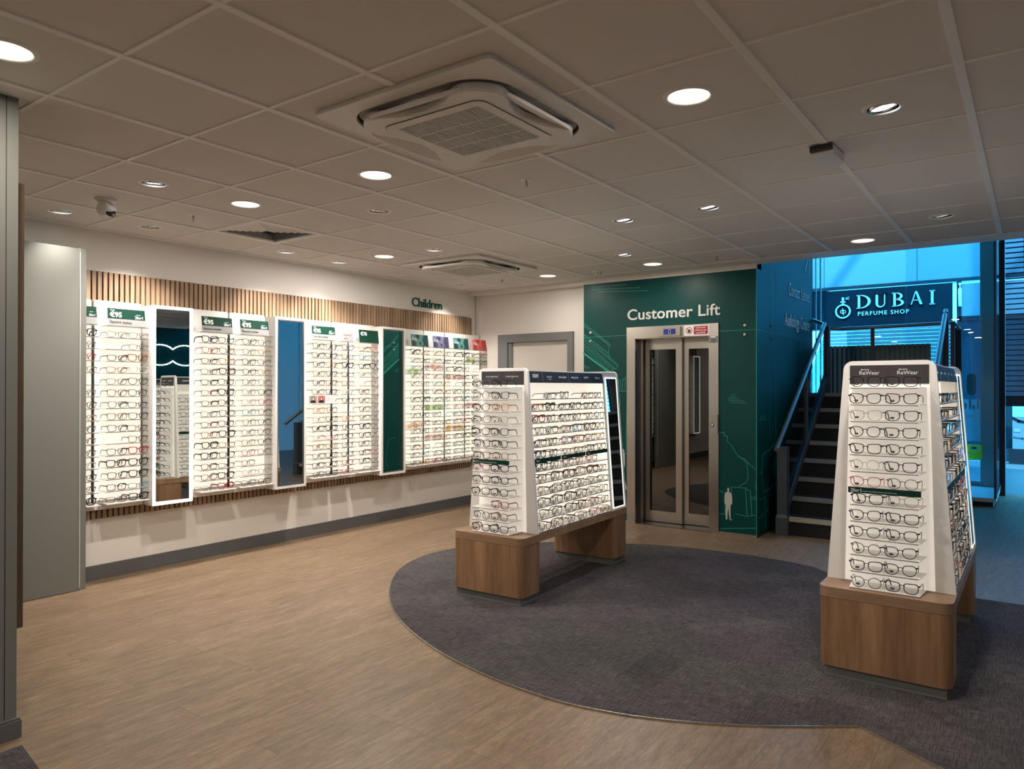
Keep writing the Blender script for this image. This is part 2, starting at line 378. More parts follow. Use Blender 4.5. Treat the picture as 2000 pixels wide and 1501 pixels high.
b = MB(); b.box(6.94, XF+.3, Y0, 7.5, 5.5, 5.6, MT['wallgrey']); struct(b.build('ceiling_stairwell'))
b = MB(); b.box(6.66, 6.94, Y0, 2.153, ZC+.0, 5.5, MT['wallgrey']); struct(b.build('wall_over_opening'))
b = MB(); b.box(9.06, XF, 7.4, 7.5, 0, 5.5, MT['wallgrey']); b.box(9.06, 9.16, YL, 7.4, 0, 5.5, MT['wallgrey']); b.box(7.0, 9.06, YL, YL+.1, 2.6, 5.5, MT['wallgrey']); struct(b.build('wall_stairwell'))
# baseboards
b = MB(); b.box(-3.6, XW, YL-.018, YL, 0, .10, MT['skirt']); b.box(-3.6, XW, YL-.014, YL, .10, .104, MT['skirt']); struct(b.build('baseboard_left'))
b = MB(); b.box(XW-.018, XW, 4.04, 4.25, 0, .10, MT['skirt']); b.box(XW-.018, XW, 5.31, YL-.02, 0, .10, MT['skirt']); struct(b.build('baseboard_back'))
# cable trunking in the corner
b = MB(); b.box(XW-.03, XW, 5.60, 5.645, 2.07, 2.553, MT['wall']); struct(b.build('trim_3'), 'white cable trunking in the back corner')

# the door in the back wall
d = struct(thing('door_1', 'cream door in a grey frame in the white back wall', 'door', (XW, 4.78, 0)))
b = MB(); b.box(.02, .05, -.47, .40, .005, 1.975, MT['doorleaf']); b.build('door_leaf', d)
b = MB()
for y0, y1 in ((-.53, -.455), (.39, .53)): b.box(-.03, .05, y0, y1, 0, 2.06, MT['doorframe'])
b.box(-.03, .05, -.455, .39, 1.965, 2.06, MT['doorframe'])
b.box(-.008, .05, .34, .39, 0, 1.965, MT['doorframe']); b.build('door_frame', d)
b = MB(); b.tube([(-.0,-.39,1.0),(-.04,-.39,1.0),(-.045,-.30,1.0)], .009, MT['steel']); b.build('door_handle', d)

# ------------------------------------------------------------------ ceiling with openings for the recessed fittings
DOWN = [(2.815,2.967,'in front of the big air unit'),(2.775,4.117,'beside the louvred vent'),(4.604,4.746,'above the middle wall displays'),(6.409,4.169,'near the door in the back wall'),
        (2.793,1.139,'nearest, on the window side of the big air unit'),(6.382,2.962,'just in front of the lift'),(6.341,1.127,'at the ceiling edge before the stairs'),(1.015,2.92,'cut off by the edge above the pillar')]
SPOTS = [(2.185,4.137,1,'bright gimbal spotlight behind the ceiling camera'),(2.163,5.292,1,'bright gimbal spotlight nearest the slatted wall, by the ceiling camera'),(2.763,5.28,0,'dim spotlight between the ceiling camera and the vent'),
         (3.95,5.277,1,'small spotlight above the first pair of wall displays'),(4.563,5.301,1,'small spotlight above the second mirror'),(3.408,3.562,0,'dim spotlight in the middle of the ceiling behind the big air unit'),
         (4.632,4.169,1,'small spotlight in front of the far air unit'),(6.398,5.358,0,'faint spotlight above the wall lettering in the far corner'),(4.603,2.358,1,'small spotlight over the stand by the lift'),
         (5.789,2.966,1,'tiny spotlight before the lift'),(4.599,1.742,1,'small spotlight with tilted lamp right of centre'),(3.395,.524,1,'large spotlight lit on one side, nearest the window side'),
         (5.77,.527,0,'faint spotlight near the ceiling edge by the shop front')]
HOLES = [(x, y, .083) for x, y, _ in DOWN] + [(x, y, .062) for x, y, *_ in SPOTS]
VENT = (3.375, 4.727)
def cell(v, g):
    for i in range(len(g)-1):
        lo, hi = sorted((g[i], g[i+1]))
        if lo <= v < hi: return lo, hi
    return None
b = MB(); T = MT['tile']
xs = [x for x in gx if x < 6.7]; xs.append(XB)
ys = sorted(gy) ; ys = [Y0] + [y for y in ys if Y0 < y < YL] + [YL]
hb = {}
for h in HOLES:
    cx_, cy_ = cell(h[0], xs), cell(h[1], ys)
    hb.setdefault((cx_, cy_), []).append(h)
def holed(b, x0, x1, y0, y1, hs):
    hs = sorted(hs)
    if len(hs) > 1:
        xm = (hs[0][0]+hs[1][0])/2; ym = (hs[0][1]+hs[1][1])/2
        if abs(hs[0][0]-hs[1][0]) > abs(hs[0][1]-hs[1][1]): holed(b, x0, xm, y0, y1, hs[:1]); holed(b, xm, x1, y0, y1, hs[1:])
        else:
            hs = sorted(hs, key=lambda h: h[1]); holed(b, x0, x1, y0, ym, hs[:1]); holed(b, x0, x1, ym, y1, hs[1:])
        return
    cx_, cy_, r = hs[0]; r2 = min(r, cx_-x0-.004, x1-cx_-.004, cy_-y0-.004, y1-cy_-.004)
    an = [2*pi*i/36 for i in range(36)] + [math.atan2(yy-cy_, xx-cx_) % (2*pi) for xx in (x0, x1) for yy in (y0, y1)]
    an = sorted(set(round(a, 6) for a in an)); n = len(an); o = []; q = []
    for a in an:
        c, s = cos(a), sin(a)
        t = min([(x1-cx_)/c if c > 1e-9 else 1e9, (x0-cx_)/c if c < -1e-9 else 1e9, (y1-cy_)/s if s > 1e-9 else 1e9, (y0-cy_)/s if s < -1e-9 else 1e9])
        o.append((cx_+c*t, cy_+s*t, ZC)); q.append((cx_+c*r2, cy_+s*r2, ZC))
    b.add(o+q, [(i, n+i, n+(i+1) % n, (i+1) % n) for i in range(n)], T)
for i in range(len(xs)-1):
    for j in range(len(ys)-1):
        x0, x1, y0, y1 = xs[i], xs[i+1], ys[j], ys[j+1]
        if x0 < VENT[0] < x1 and y0 < VENT[1] < y1: continue
        hs = hb.get(((x0, x1), (y0, y1)))
        if hs: holed(b, x0, x1, y0, y1, hs)
        else: b.add([(x0,y0,ZC),(x0,y1,ZC),(x1,y1,ZC),(x1,y0,ZC)], [(0,1,2,3)], T)
b.box(-3.6, 6.66, Y0, YL+.1, ZC+.30, ZC+.34, MT['wallgrey'])
ceil = struct(b.build('ceiling'))
b = MB(); TB = MT['tbar']
for j, y in enumerate(gy):
    if Y0 < y < YL: b.box(-3.6, 6.675, y-.0165, y+.0165, ZC-.007, ZC+.001, TB)
for x in gx:
    if x < 6.7: b.box(x-.009, x+.009, Y0, YL, ZC-.0055, ZC+.001, TB)
b.box(6.675, 6.94, Y0, 2.17, ZC-.008, ZC+.001, TB); b.box(-3.6, 6.94, YL-.025, YL, ZC-.012, ZC+.001, TB)
g = b.build('ceiling_grid', ceil)

for x, y, lab in DOWN:
    near = 'large' if x < 3 else 'round'
    t = thing('downlight', f'{near} recessed downlight {lab}', 'ceiling light', (x, y, ZC), 0, 'round recessed downlights')
    b = MB(); b.lathe([(.083,.002),(.083,-.003),(.088,-.007),(.100,-.005),(.104,0)], MT['tbar'], n=40); b.build('trim_ring', t)
    b = MB(); b.lathe([(.082,-.002),(.074,.03),(.058,.075)], MT['lampcone'], n=32); b.build('reflector', t)
    b = MB(); b.lathe([(.0005,.072),(.059,.072)], MT['lampface'], n=32); b.build('lamp_lens', t)
    ld = bpy.data.lights.new('downlight_lamp', 'AREA'); ld.shape = 'DISK'; ld.size = .12; ld.energy = DOWN_W*(1.0 if x > 6 else 3.1 if y > 4 else 1.75); ld.color = (1, .90, .80); ld.spread = R(180)
    lo = bpy.data.objects.new('lamp_beam', ld); COL.objects.link(lo); lo.parent = t; lo.location = (0, 0, -.012)
def aim_obj(o, frm, to): o.rotation_euler = (Vector(to)-Vector(frm)).to_track_quat('-Z', 'Y').to_euler()
for x, y, on, lab in SPOTS:
    t = thing('spotlight', lab, 'spotlight', (x, y, ZC), 0, 'small adjustable spotlights')
    b = MB(); b.lathe([(.062,.002),(.062,-.003),(.066,-.006),(.080,-.004),(.084,0)], MT['tbar'], n=32); b.build('trim_ring', t)
    b = MB(); b.lathe([(.061,.0),(.058,.05)], MT['steeldark'], n=24); b.lathe([(.0005,.048),(.06,.048)], MT['dark'], n=24); b.build('housing', t)
    tilt = Matrix.Rotation(R(7 if y > 3 else -7), 4, 'X') @ Matrix.Rotation(R(-6), 4, 'Y')
    b = MB(); mx = Matrix.Translation((0,0,.001)) @ tilt
    b.lathe([(.052,.03),(.055,.0),(.050,-.004),(.047,.0)], MT['chrome'], mx, n=28)
    b.lathe([(.0005,.004),(.047,.002)], MT['spotface'] if on else MT['lampcone'], mx, n=28); b.build('lamp', t)
    sd_ = bpy.data.lights.new('spot_lamp', 'SPOT'); sd_.energy = SPOT_W*(1.6 if x < 2.5 and y > 5 else 3 if x > 6 and y > 5 else 5.6 if y > 5 else 3.0); sd_.spot_size = R(112 if y > 5 else 66); sd_.spot_blend = .9; sd_.shadow_soft_size = .035; sd_.color = (1, .92, .84)
    lo = bpy.data.objects.new('lamp_beam', sd_); COL.objects.link(lo); lo.parent = t; lo.location = (0, 0, -.02)
    tgt = (x+(.05 if x > 2.5 else .5), 5.30, 0) if y > 5 else ((x+.3, 5.6, 1.2) if y > 4 else ((4.3, 2.8, 1.0) if y > 2 else (4.2, .6, 1.0)))
    aim_obj(lo, (x, y, ZC), tgt)
# large fittings behind the camera and out of frame share the same kind
for x, y in ((-1.2, 2.9), (-1.2, -.9), (1.0, -.9), (4.6, -.9), (-1.2, 4.6), (1.0, 1.1)):
    t = thing('downlight', 'round recessed downlight outside the picture', 'ceiling light', (x, y, ZC), 0, 'round recessed downlights outside the picture')
    b = MB(); b.lathe([(.0005,-.001),(.08,-.001)], MT['lampcone'], n=24); b.lathe([(.08,-.002),(.104,-.006),(.108,0)], MT['tbar'], n=24); b.build('trim_ring', t)
    ld = bpy.data.lights.new('downlight_lamp', 'AREA'); ld.shape = 'DISK'; ld.size = .12; ld.energy = DOWN_W*1.4; ld.color = (1, .90, .80); ld.spread = R(180)
    lo = bpy.data.objects.new('lamp_beam', ld); COL.objects.link(lo); lo.parent = t; lo.location = (0, 0, -.02)

# louvred vent
t = thing('ceiling_vent', 'square louvred air vent in the ceiling near the slatted wall', 'vent', (VENT[0], VENT[1], ZC))
b = MB(); b.ring(rr(.296,.296,.004,2), rr(.255,.255,.004,2), -.008, .002, MT['tbar']); b.build('frame', t)
b = MB()
for k in range(6):
    h = .252-.036*k
    lo_ = [(h,h),(-h,h),(-h,-h),(h,-h)]; hi = h-.034
    b.loft([[(x*hi/h, y*hi/h, -.004) for x, y in lo_], [(x, y, .016) for x, y in lo_]], MT['tbar'], smooth=False, close=False)
b.build('louvres', t)
b = MB(); b.box(-.28,.28,-.28,.28,.035,.04, MT['dark']); b.build('duct_backing', t)

# ceiling air units
def air_unit(x, y, label, rz=0):
    t = thing('ceiling_air_unit', label, 'air conditioner', (x, y, ZC), rz, 'ceiling cassette air units')
    P = MT['plastic']; N = 10
    b = MB(); o = rr(.478,.478,.03,N); i = rr(.400,.400,.18,N)
    b.ring(o, i, -.022, -.010, P); b.ring(rr(.472,.472,.03,N), rr(.455,.455,.03,N), -.010, 0, P)
    b.loft([[(px,py,-.020) for px,py in i], [(px*.97,py*.97,.03) for px,py in i]], P, close=False); b.build('outer_frame', t)
    b = MB(); b.box(-.41,.41,-.41,.41,.028,.034, MT['dark'])
    b.loft([[(px*.985,py*.985,-.018) for px,py in i], [(px*.975,py*.975,.03) for px,py in i]], MT['dark'], close=False); b.build('air_slot', t)
    # centre panel, waisted at the four flaps
    def pan(s, wst):
        pts = []
        for px, py in rr(.352*s, .352*s, .15*s, N):
            a = math.atan2(py, px); k = abs(cos(2*a)); q = 1-wst*max(0, k-.35)
            pts.append((px*q, py*q))
        # add mid points on straight sides for the waist
        out = []
        for k in range(len(pts)):
            out.append(pts[k]); c, d = pts[k], pts[(k+1) % len(pts)]
            if (Vector(c)-Vector(d)).length > .1:
                for f in (.12,.3,.5,.7,.88):
                    m = Vector(c)*(1-f)+Vector(d)*f; a = math.atan2(m.y, m.x); kk = abs(cos(2*a)); mm = m*(1-wst*max(0, kk-.35)/(.65)*.9); out.append(tuple(mm))
        return out
    A = pan(1.06, .22); B = pan(1.035, .22); b = MB()
    b.loft([[(x_,y_,-.020) for x_,y_ in A], [(x_,y_,-.046) for x_,y_ in A], [(x_,y_,-.052) for x_,y_ in B]], P, smooth=False); b.build('centre_panel', t)
    b = MB(); b.ring(rr(.275,.275,.05,6), rr(.271,.271,.048,6), -.0535, -.052, MT['steeldark']); b.ring(rr(.271,.271,.048,6), rr(.222,.222,.006,6), -.056, -.052, P); b.build('grille_frame', t)
    b = MB(); b.box(-.223,.223,-.223,.223,-.0535,-.0525, MT['acgrille'])
    for k in range(32):
        yy = -.218+.436*k/31; b.box(-.222,.222,yy-.0028,yy+.0028,-.0575,-.0535, P if k % 1 == 0 else P)
    for xx in (-.1,.0,.1): b.box(xx-.003,xx+.003,-.222,.222,-.0572,-.0535, P)
    b.build('intake_grille', t)
    for k in range(4):
        mx = Matrix.Rotation(pi/2*k, 4, 'Z') @ Matrix.Translation((0,.352,-.034)) @ Matrix.Rotation(R(-20), 4, 'X')
        top = [(-.27+.54*i/14, .040*math.sqrt(max(0,1-((i-7)/7)**4))) for i in range(15)]; bot = [(.27-.54*i/14, -.030*math.sqrt(max(0,1-((i-7)/7)**4))) for i in range(1,14)]
        b = MB(); b.prism(top+bot, -.008, .004, P, mx); b.build('air_flap', t)
    return t
air_unit(2.49, 2.03, 'large square air conditioning unit with open flaps in the near ceiling')
air_unit(5.46, 4.45, 'smaller looking air unit far back above the display stand', 0)

# ceiling camera, sprinklers, detectors
t = thing('security_camera', 'white turret security camera with dark lens under the ceiling', 'camera', (2.19, 4.72, ZC))
b = MB(); b.lathe([(.0005,-.02),(.056,-.02),(.062,-.012),(.062,0)], MT['plastic'], n=28); b.build('mounting_plate', t)
mx = Matrix.Translation((0,-.004,-.055)) @ Matrix.Rotation(R(28), 4, 'Y') @ Matrix.Rotation(R(40), 4, 'X')
b = MB(); b.lathe([(.0005,-.062)]+[(.05*sin(a), -.062*cos(a)) for a in [i*pi/14 for i in range(1, 9)]]+[(.05,.03),(.0005,.03)], MT['plastic'], mx, n=24)
b.build('camera_body', t)
b = MB(); mx2 = Matrix.Translation((.012,-.042,-.088)) @ Matrix.Rotation(R(-15), 4, 'Y') @ Matrix.Rotation(R(62), 4, 'X'); b.lathe([(.0005,.004),(.026,.004),(.029,-.006)], MT['black'], mx2 @ Matrix.Scale(1,4), n=20); b.build('lens_window', t)
for x, y, lab in ((2.748,4.677,'by the louvred vent'),(3.384,2.347,'behind the big air unit'),(6.332,4.709,'beyond the far air unit'),(6.319,2.314,'near the lift side of the ceiling edge')):
    t = thing('sprinkler', f'small chrome fire sprinkler {lab}', 'sprinkler', (x, y, ZC), 0, 'fire sprinklers')
    b = MB(); b.lathe([(.0005,-.004),(.03,-.004),(.038,0)], MT['tbar'], n=24); b.build('escutcheon', t)
    b = MB(); b.lathe([(.009,0),(.007,-.018),(.004,-.02),(.004,-.034),(.012,-.036),(.012,-.038),(.0005,-.038)], MT['steel'], n=14)
    b.tube([(.009,0,-.016),(.011,0,-.026),(.004,0,-.035)], .0015, MT['steel'], n=6); b.tube([(-.009,0,-.016),(-.011,0,-.026),(-.004,0,-.035)], .0015, MT['steel'], n=6); b.build('sprinkler_head', t)
t = thing('smoke_detector', 'white round smoke detector on the ceiling left of the lift lettering', 'smoke detector', (6.47, 3.621, ZC))
b = MB(); b.lathe([(.0005,-.038),(.03,-.038),(.036,-.03),(.05,-.014),(.052,0)], MT['plastic'], n=28)
for k in range(8): b.box(.034,.048,-.004,.004,-.026,-.018, MT['dark'], Matrix.Rotation(pi/4*k, 4, 'Z'))
b.build('detector_body', t)
t = thing('motion_sensor', 'white box sensor with black connector under the ceiling bar', 'sensor', (3.83, .835, ZC), R(-5))
b = MB(); b.prism([(-.10,-.055),(.10,-.045),(.115,-.03),(.115,.03),(.10,.045),(-.10,.055)], -.052, -.012, MT['plastic']); b.build('sensor_body', t)
b = MB(); b.box(-.125,-.10,-.05,.05,-.034,-.008, MT['black']); b.box(-.10,.10,-.03,.03,-.012,-.007, MT['black']); b.build('connector', t)

# ------------------------------------------------------------------ near pillar and leaning panel at the left
t = thing('pillar', 'grey green panelled pillar at the left edge of the picture', 'pillar', (1.22, 3.37, 0))
b = MB(); G = MT['greypanel']; b.box(-.9,-.0445,0,1.0,.07,ZC, G); b.box(-.041,0,0,1.0,.07,ZC, G); b.box(-.05,-.03,.003,.9,.07,ZC-.001, MT['dark']); b.build('cladding', t)
b = MB(); b.box(-.93,.012,-.02,1.01,0,.07, MT['skirt']); b.box(-.925,.008,-.015,1.0,.07,.08, MT['skirt']); b.build('plinth', t)
b = MB(); b.box(.0,.064,.12,.9,.405,2.285, MT['walnut']); tag(b.build('wood_panel', None, (1.222, 3.37, 0)), 'dark brown wooden panel hung on the far side of the grey pillar', 'panel')
t = thing('tall_panel', 'tall grey green door leaf in front of the slatted wall', 'panel', (2.395, 5.44, 0))
b = MB(); b.box(-.9,-.0425,0,.032,.004,2.395, G); b.build('leaf', t)
b = MB(); b.box(-.0405,0,0,.034,.0,2.395, G); b.build('edge_post', t)
b = MB(); b.tube([(-.0415,-.001,.02),(-.0415,-.001,2.37)], .0022, MT['white'], n=8); b.lathe([(.005,2.365),(.005,2.405),(.0005,2.408)], MT['steel'], Matrix.Translation((-.0415,.004,0)), n=10); b.build('edge_rod', t)

# ------------------------------------------------------------------ lift shaft cladding with its mural
GR = MT['green']
YC = 2.153
b = MB()
b.box(XB, XB+.02, 3.511, 4.04, .025, 2.553, GR); b.box(XB, XB+.02, YC, 2.52, .025, 2.553, GR); b.box(XB, XB+.02, 2.52, 3.511, 2.05, 2.553, GR)
b.box(XB+.02, 9.05, YC, YC+.02, .025, 5.5, GR)
b.box(XB+.02, XW, 4.02, 4.04, .0, 2.553, GR); b.box(9.03, 9.05, YC, YL, 0, 5.5, GR)
b.box(XB+.002, XB+.02, YC, 2.2, 2.61, 5.5, GR)
cl = struct(b.build('wall_lift'), 'green glass clad lift shaft')
b = MB(); S = MT['steel']
b.box(XB-.003, XB+.01, 3.515, 4.04, 0, .025, S); b.box(XB-.003, XB+.01, YC, 2.52, 0, .025, S); b.box(XB, 9.05, YC-.004, YC+.01, 0, .022, MT['steeldark'])
b.box(XB-.002, XB, YC, YC+.006, .025, 2.553, MT['greenline']); b.build('steel_base_strip', cl)
# joint lines, bolts
L = MT['greenline']
b = MB(); mx = FX(XB, 0, 0)          # local x = -Y, local y = z
def U(y): return -y
ribbon(b, [(U(4.04),1.972),(U(3.511),1.978)], .004, L, mx); ribbon(b, [(U(2.52),1.975),(U(YC),1.975)], .004, L, mx)
P_ = lambda pts: [(U(y), z) for y, z in pts]
for pts, wd in (
    ([(3.932,2.522),(3.511,2.515)],.006), ([(3.93,2.49),(3.36,2.47)],.006), ([(3.86,2.46),(3.27,2.43)],.006),
    ([(4.04,2.131),(3.712,1.882),(3.722,1.872),(4.04,2.105)],.006), ([(3.725,1.875),(3.737,1.79)],.006),
    ([(4.04,2.015),(3.735,1.79),(3.722,1.76),(3.722,1.735)],.006), ([(4.04,2.00),(3.614,1.661),(3.645,1.62),(3.69,1.62),(3.70,1.59),(3.712,1.59)],.006),
    ([(4.04,1.97),(3.62,1.648)],.006), ([(4.04,1.94),(3.645,1.622)],.006), ([(4.04,1.905),(3.665,1.622)],.006), ([(4.04,1.88),(3.69,1.615)],.006), ([(4.04,1.85),(3.70,1.59)],.006),
    ([(4.04,1.80),(3.715,1.583)],.026), ([(4.04,1.68),(3.97,1.635)],.006), ([(4.04,1.655),(4.0,1.63)],.006), ([(3.712,1.585),(3.70,1.30),(3.62,.80),(3.60,.62)],.006),
    ([(3.705,1.505),(3.60,1.505),(3.585,1.48),(3.60,1.385)],.006), ([(3.615,1.50),(3.615,1.385)],.012), ([(3.57,1.385),(3.56,1.515),(3.535,1.515)],.008), ([(3.54,1.385),(3.53,1.545),(3.515,1.55)],.006),
    ([(3.71,1.385),(3.511,1.385)],.008), ([(3.666,1.285),(3.592,1.285),(3.60,1.19),(3.67,1.19),(3.666,1.285)],.006), ([(3.67,1.253),(3.592,1.253)],.012),
    ([(3.67,1.075),(3.61,1.075),(3.615,.93),(3.66,.93)],.006), ([(3.67,1.0),(3.61,1.0)],.006), ([(3.64,.80),(3.60,.80),(3.60,.73),(3.64,.73),(3.64,.80)],.006),
    ([(3.511,1.38),(3.53,.76)],.006), ([(3.70,.70),(3.66,.70),(3.59,.72),(3.55,.71),(3.511,.74)],.008), ([(3.69,.70),(3.68,.45),(3.64,.41),(3.53,.41)],.008),
    ([(3.98,.76),(3.86,.73),(3.84,.70),(3.80,.42),(3.84,.36)],.006), ([(3.56,.40),(3.56,.25)],.006), ([(3.72,.22),(3.60,.24)],.005), ([(3.56,.25),(3.511,.26)],.005),
    # right of the lift
    ([(2.515,.985),(2.47,.99),(2.465,.955),(2.435,.95),(2.44,.905),(2.40,.87),(2.37,.82),(2.32,.755),(2.285,.74),(2.245,.70),(2.235,.56),(2.26,.51),(2.29,.50),(2.32,.475)],.007),
    ([(2.33,.76),(2.27,.745),(2.22,.69),(2.155,.645)],.006), ([(2.153,.62),(2.165,.47),(2.155,.43),(2.17,.37)],.006),
    ([(2.39,.30),(2.40,.46),(2.375,.465),(2.26,.465),(2.245,.20)],.008), ([(2.26,.465),(2.215,.44),(2.20,.21),(2.245,.195),(2.36,.21)],.007), ([(2.20,.215),(2.153,.21)],.006),
    ([(2.515,.42),(2.44,.385),(2.41,.385)],.006), ([(2.46,.40),(2.46,.195)],.006), ([(2.425,.385),(2.43,.31)],.008), ([(2.515,.195),(2.41,.195)],.006),
    ([(2.215,.385),(2.155,.38)],.007), ([(2.215,.365),(2.155,.362)],.006), ([(2.506,.02+.03),(2.155,.095)],.007),
    ([(2.40,1.355),(2.355,1.355)],.005), ([(2.41,1.337),(2.345,1.335)],.005), ([(2.43,1.318),(2.315,1.315)],.005), ([(2.43,1.30),(2.27,1.295)],.005), ([(2.41,1.282),(2.25,1.275)],.005)):
    ribbon(b, P_(pts), wd*.8, L, mx)
mx = FY(0, YC, 0)
for pts, wd in (([(6.95,1.972),(9.05,1.972)],.004), ([(7.0,.62),(7.1,.60),(7.12,.78),(7.3,.80),(7.5,.85),(7.8,.86)],.007), ([(7.1,.60),(7.14,.40),(7.3,.42),(7.6,.46)],.006),
    ([(6.98,.35),(7.2,.36),(7.2,.05)],.006), ([(7.0,.18),(7.3,.22)],.006), ([(7.05,1.15),(7.2,1.15)],.005), ([(7.0,1.13),(7.22,1.13)],.005), ([(6.99,1.11),(7.25,1.11)],.005),
    ([(7.45,2.9),(7.75,3.25)],.006), ([(7.4,2.72),(7.7,3.1)],.006), ([(7.55,.1),(7.55,2.6)],.004), ([(7.35,.9),(7.35,2.9)],.003)):
    ribbon(b, pts, wd, L, mx)
b.build('mural_lines', cl)
b = MB(); mw = MT['muralwhite']; mx = FX(XB, 0, 0)
def figure(b, cx_, z0, h, mx, walk=0, flip=1, sx=1.):
    f = flip*sx; k = h
    body = [(-.03,.90),(-.035,.95),(-.02,1.0),(.01,1.0),(.03,.95),(.02,.90),(.035,.86),(.10,.84),(.13,.74),(.14,.55),(.12,.47),(.09,.50),(.08,.42)]
    if walk: legs = [(.10,.25),(.17,.04),(.22,.02),(.21,.0),(.12,.0),(.05,.22),(.0,.36),(-.06,.22),(-.14,.04),(-.10,.0),(-.2,.0),(-.2,.05),(-.11,.24)]
    else: legs = [(.075,.20),(.08,.03),(.15,.0),(.05,.0),(.02,.22),(.0,.38),(-.03,.20),(-.035,.02),(-.06,.0),(-.09,.0),(-.09,.04),(-.10,.24)]
    body2 = [(-.09,.45),(-.12,.48),(-.14,.56),(-.13,.75),(-.10,.84),(-.03,.87)]
    b.prism([(cx_+x*k*f*.9, z0+y*k) for x, y in body+legs+body2], .0003, .002, mw, mx)
figure(b, U(2.427), .145, .31, mx, 0, 1)
figure(b, U(3.575), .385-.04, .50, mx, 1, -1, .62); figure(b, U(3.655), .385, .50, mx, 1, -1, .62)
figure(b, 7.9, .30, .50, FY(0, YC, 0), 1, 1, .6); figure(b, 8.02, .30, .50, FY(0, YC, 0), 1, 1, .6)
b.build('mural_figures', cl)
b = MB()
for y, z in ((2.264,2.019),(2.264,1.931),(3.957,2.02),(3.957,1.93)):
    b.lathe([(.0005,.010),(.010,.010),(.016,.006),(.017,0)], MT['chrome'], FX(XB, y, z), n=18)
for x, z in ((7.38,2.04),(7.38,1.92),(8.45,2.04),(8.45,1.92)):
    b.lathe([(.0005,.010),(.010,.010),(.016,.006),(.017,0)], MT['stringer'], FY(x, YC, z), n=18)
b.build('cladding_bolts', cl)

def islands_split(b, axis, cuts, t, names, sgn=1):
    # share the letters of one lettering out to one mesh per word, by position along an axis
    n = len(cuts)+1; outs = [MB() for _ in range(n)]
    for o in outs: o.mats = b.mats
    for f, m in zip(b.f, b.m):
        c = sgn*sum(b.v[i][axis] for i in f)/len(f); k = sum(c > q for q in cuts); o = outs[k]; base = len(o.v)
        o.v += [b.v[i] for i in f]; o.f.append(list(range(base, base+len(f)))); o.m.append(m); o.sm.append(False)
    for o, nm in zip(outs, names):
        if o.f: o.build(nm, t)
b = MB(); text(b, 'Customer Lift', .158, MT['letter'], FX(XB-.001, 3.505, 2.135), ext=.004, off=.012, space=1.02)
xs_ = [v[1] for v in b.v]; sc_ = 1.0/(max(xs_)-min(xs_)); ym = max(xs_); b.v = [(v[0], ym-(ym-v[1])*sc_, v[2]) for v in b.v]
t = thing('wall_lettering', 'white raised letters reading Customer Lift above the lift doors', 'lettering')
islands_split(b, 1, [-2.80], t, ['customer_word', 'lift_word'], -1)
t = thing('direction_lettering', 'white arrow and lettering Contact Lenses Audiology Centre on the blue lit side', 'lettering')
b = MB(); text(b, 'Contact Lenses', .20, MT['letter'], FY(8.885, YC-.001, 2.41), ext=.002, align='RIGHT', sx=.70); b.build('upper_line', t)
b = MB(); text(b, 'Audiology Centre', .20, MT['letter'], FY(8.885, YC-.001, 2.08), ext=.002, align='RIGHT', sx=.70); b.build('lower_line', t)
b = MB(); ribbon(b, [(8.68,2.74),(8.87,2.97)], .022, MT['letter'], FY(0, YC-.001, 0), .003); ribbon(b, [(8.72,2.98),(8.875,2.985),(8.875,2.74)], .022, MT['letter'], FY(0, YC-.001, 0), .003); b.build('arrow', t)

# ------------------------------------------------------------------ the lift
t = thing('lift', 'stainless steel passenger lift with two glazed sliding doors', 'lift', (XB, 3.015, 0))
b = MB()
b.box(-.012,.012,.401,.496,0,1.935, S); b.box(-.012,.012,-.495,-.397,0,1.935, S); b.box(-.014,.012,-.495,.496,1.935,2.055, S)
b.build('door_surround', t)
b = MB(); b.box(.012,.21,.401,.42,0,1.935, MT['darkglass']); b.box(.10,.15,.385,.402,0,1.935, MT['steel']); b.box(.012,.21,-.42,-.397,0,1.935, MT['steel']); b.box(.012,.23,-.41,.41,1.93,1.95, MT['steel'])
b.box(.0,.30,-.41,.41,-.002,.006, MT['steeldark']); b.build('door_reveal', t)
def lift_door(y0, y1, x, wy0, wy1):
    b = MB(); z0, z1, wz0, wz1 = .012, 1.93, .125, 1.825
    b.box(x, x+.03, y0, wy0, z0, z1, S); b.box(x, x+.03, wy1, y1, z0, z1, S); b.box(x, x+.03, wy0, wy1, z0, wz0, S); b.box(x, x+.03, wy0, wy1, wz1, z1, S)
    o = b.build('sliding_door', t)
    b = MB(); b.box(x+.012, x+.016, wy0, wy1, wz0, wz1, MT['doorglass']); g = b.build('door_glass', o)
lift_door(-.035, .40, .185, .03, .325)
lift_door(-.41, -.03, .225, -.345, -.095)
b = MB(); b.box(.26, 1.9, -.7, .7, -.01, 0, MT['dark']); b.box(1.9,1.93,-.7,.7,0,2.2,MT['steeldark']); b.box(.26,1.9,.7,.72,0,2.2,MT['steeldark']); b.box(.26,1.9,-.72,-.7,0,2.2,MT['steeldark']); b.box(.26,1.9,-.7,.7,2.18,2.2,MT['dark'])
b.tube([(1.82,-.6,.9),(1.82,.6,.9)], .015, S); b.build('lift_car', t)
b = MB(); b.box(-.045,-.012,-.113,.124,1.948,2.036, S); o = b.build('floor_display', t)
b = MB(); b.box(-.0465,-.045,-.065,.065,1.962,2.018, MT['blue']); o2 = b.build('display_screen', o)
b = MB(); mx = FX(-.0468, .0, 0)
for x0, x1, z0, z1 in ((-.011,.011,2.008,2.011),(-.011,.011,1.970,1.973),(-.012,-.009,1.973,1.988),(.009,.012,1.973,1.988),(-.012,-.009,1.993,2.008),(.009,.012,1.993,2.008)): b.box(x0,x1,z0,z1,0,.0006, MT['paper'], mx)
b.build('display_digit', o)
b = MB(); mx = FX(-.0145, 0, 0)
b.prism(rr(.130,.0525,.008,4, .272, 1.993), 0, .002, MT['paper'], mx)
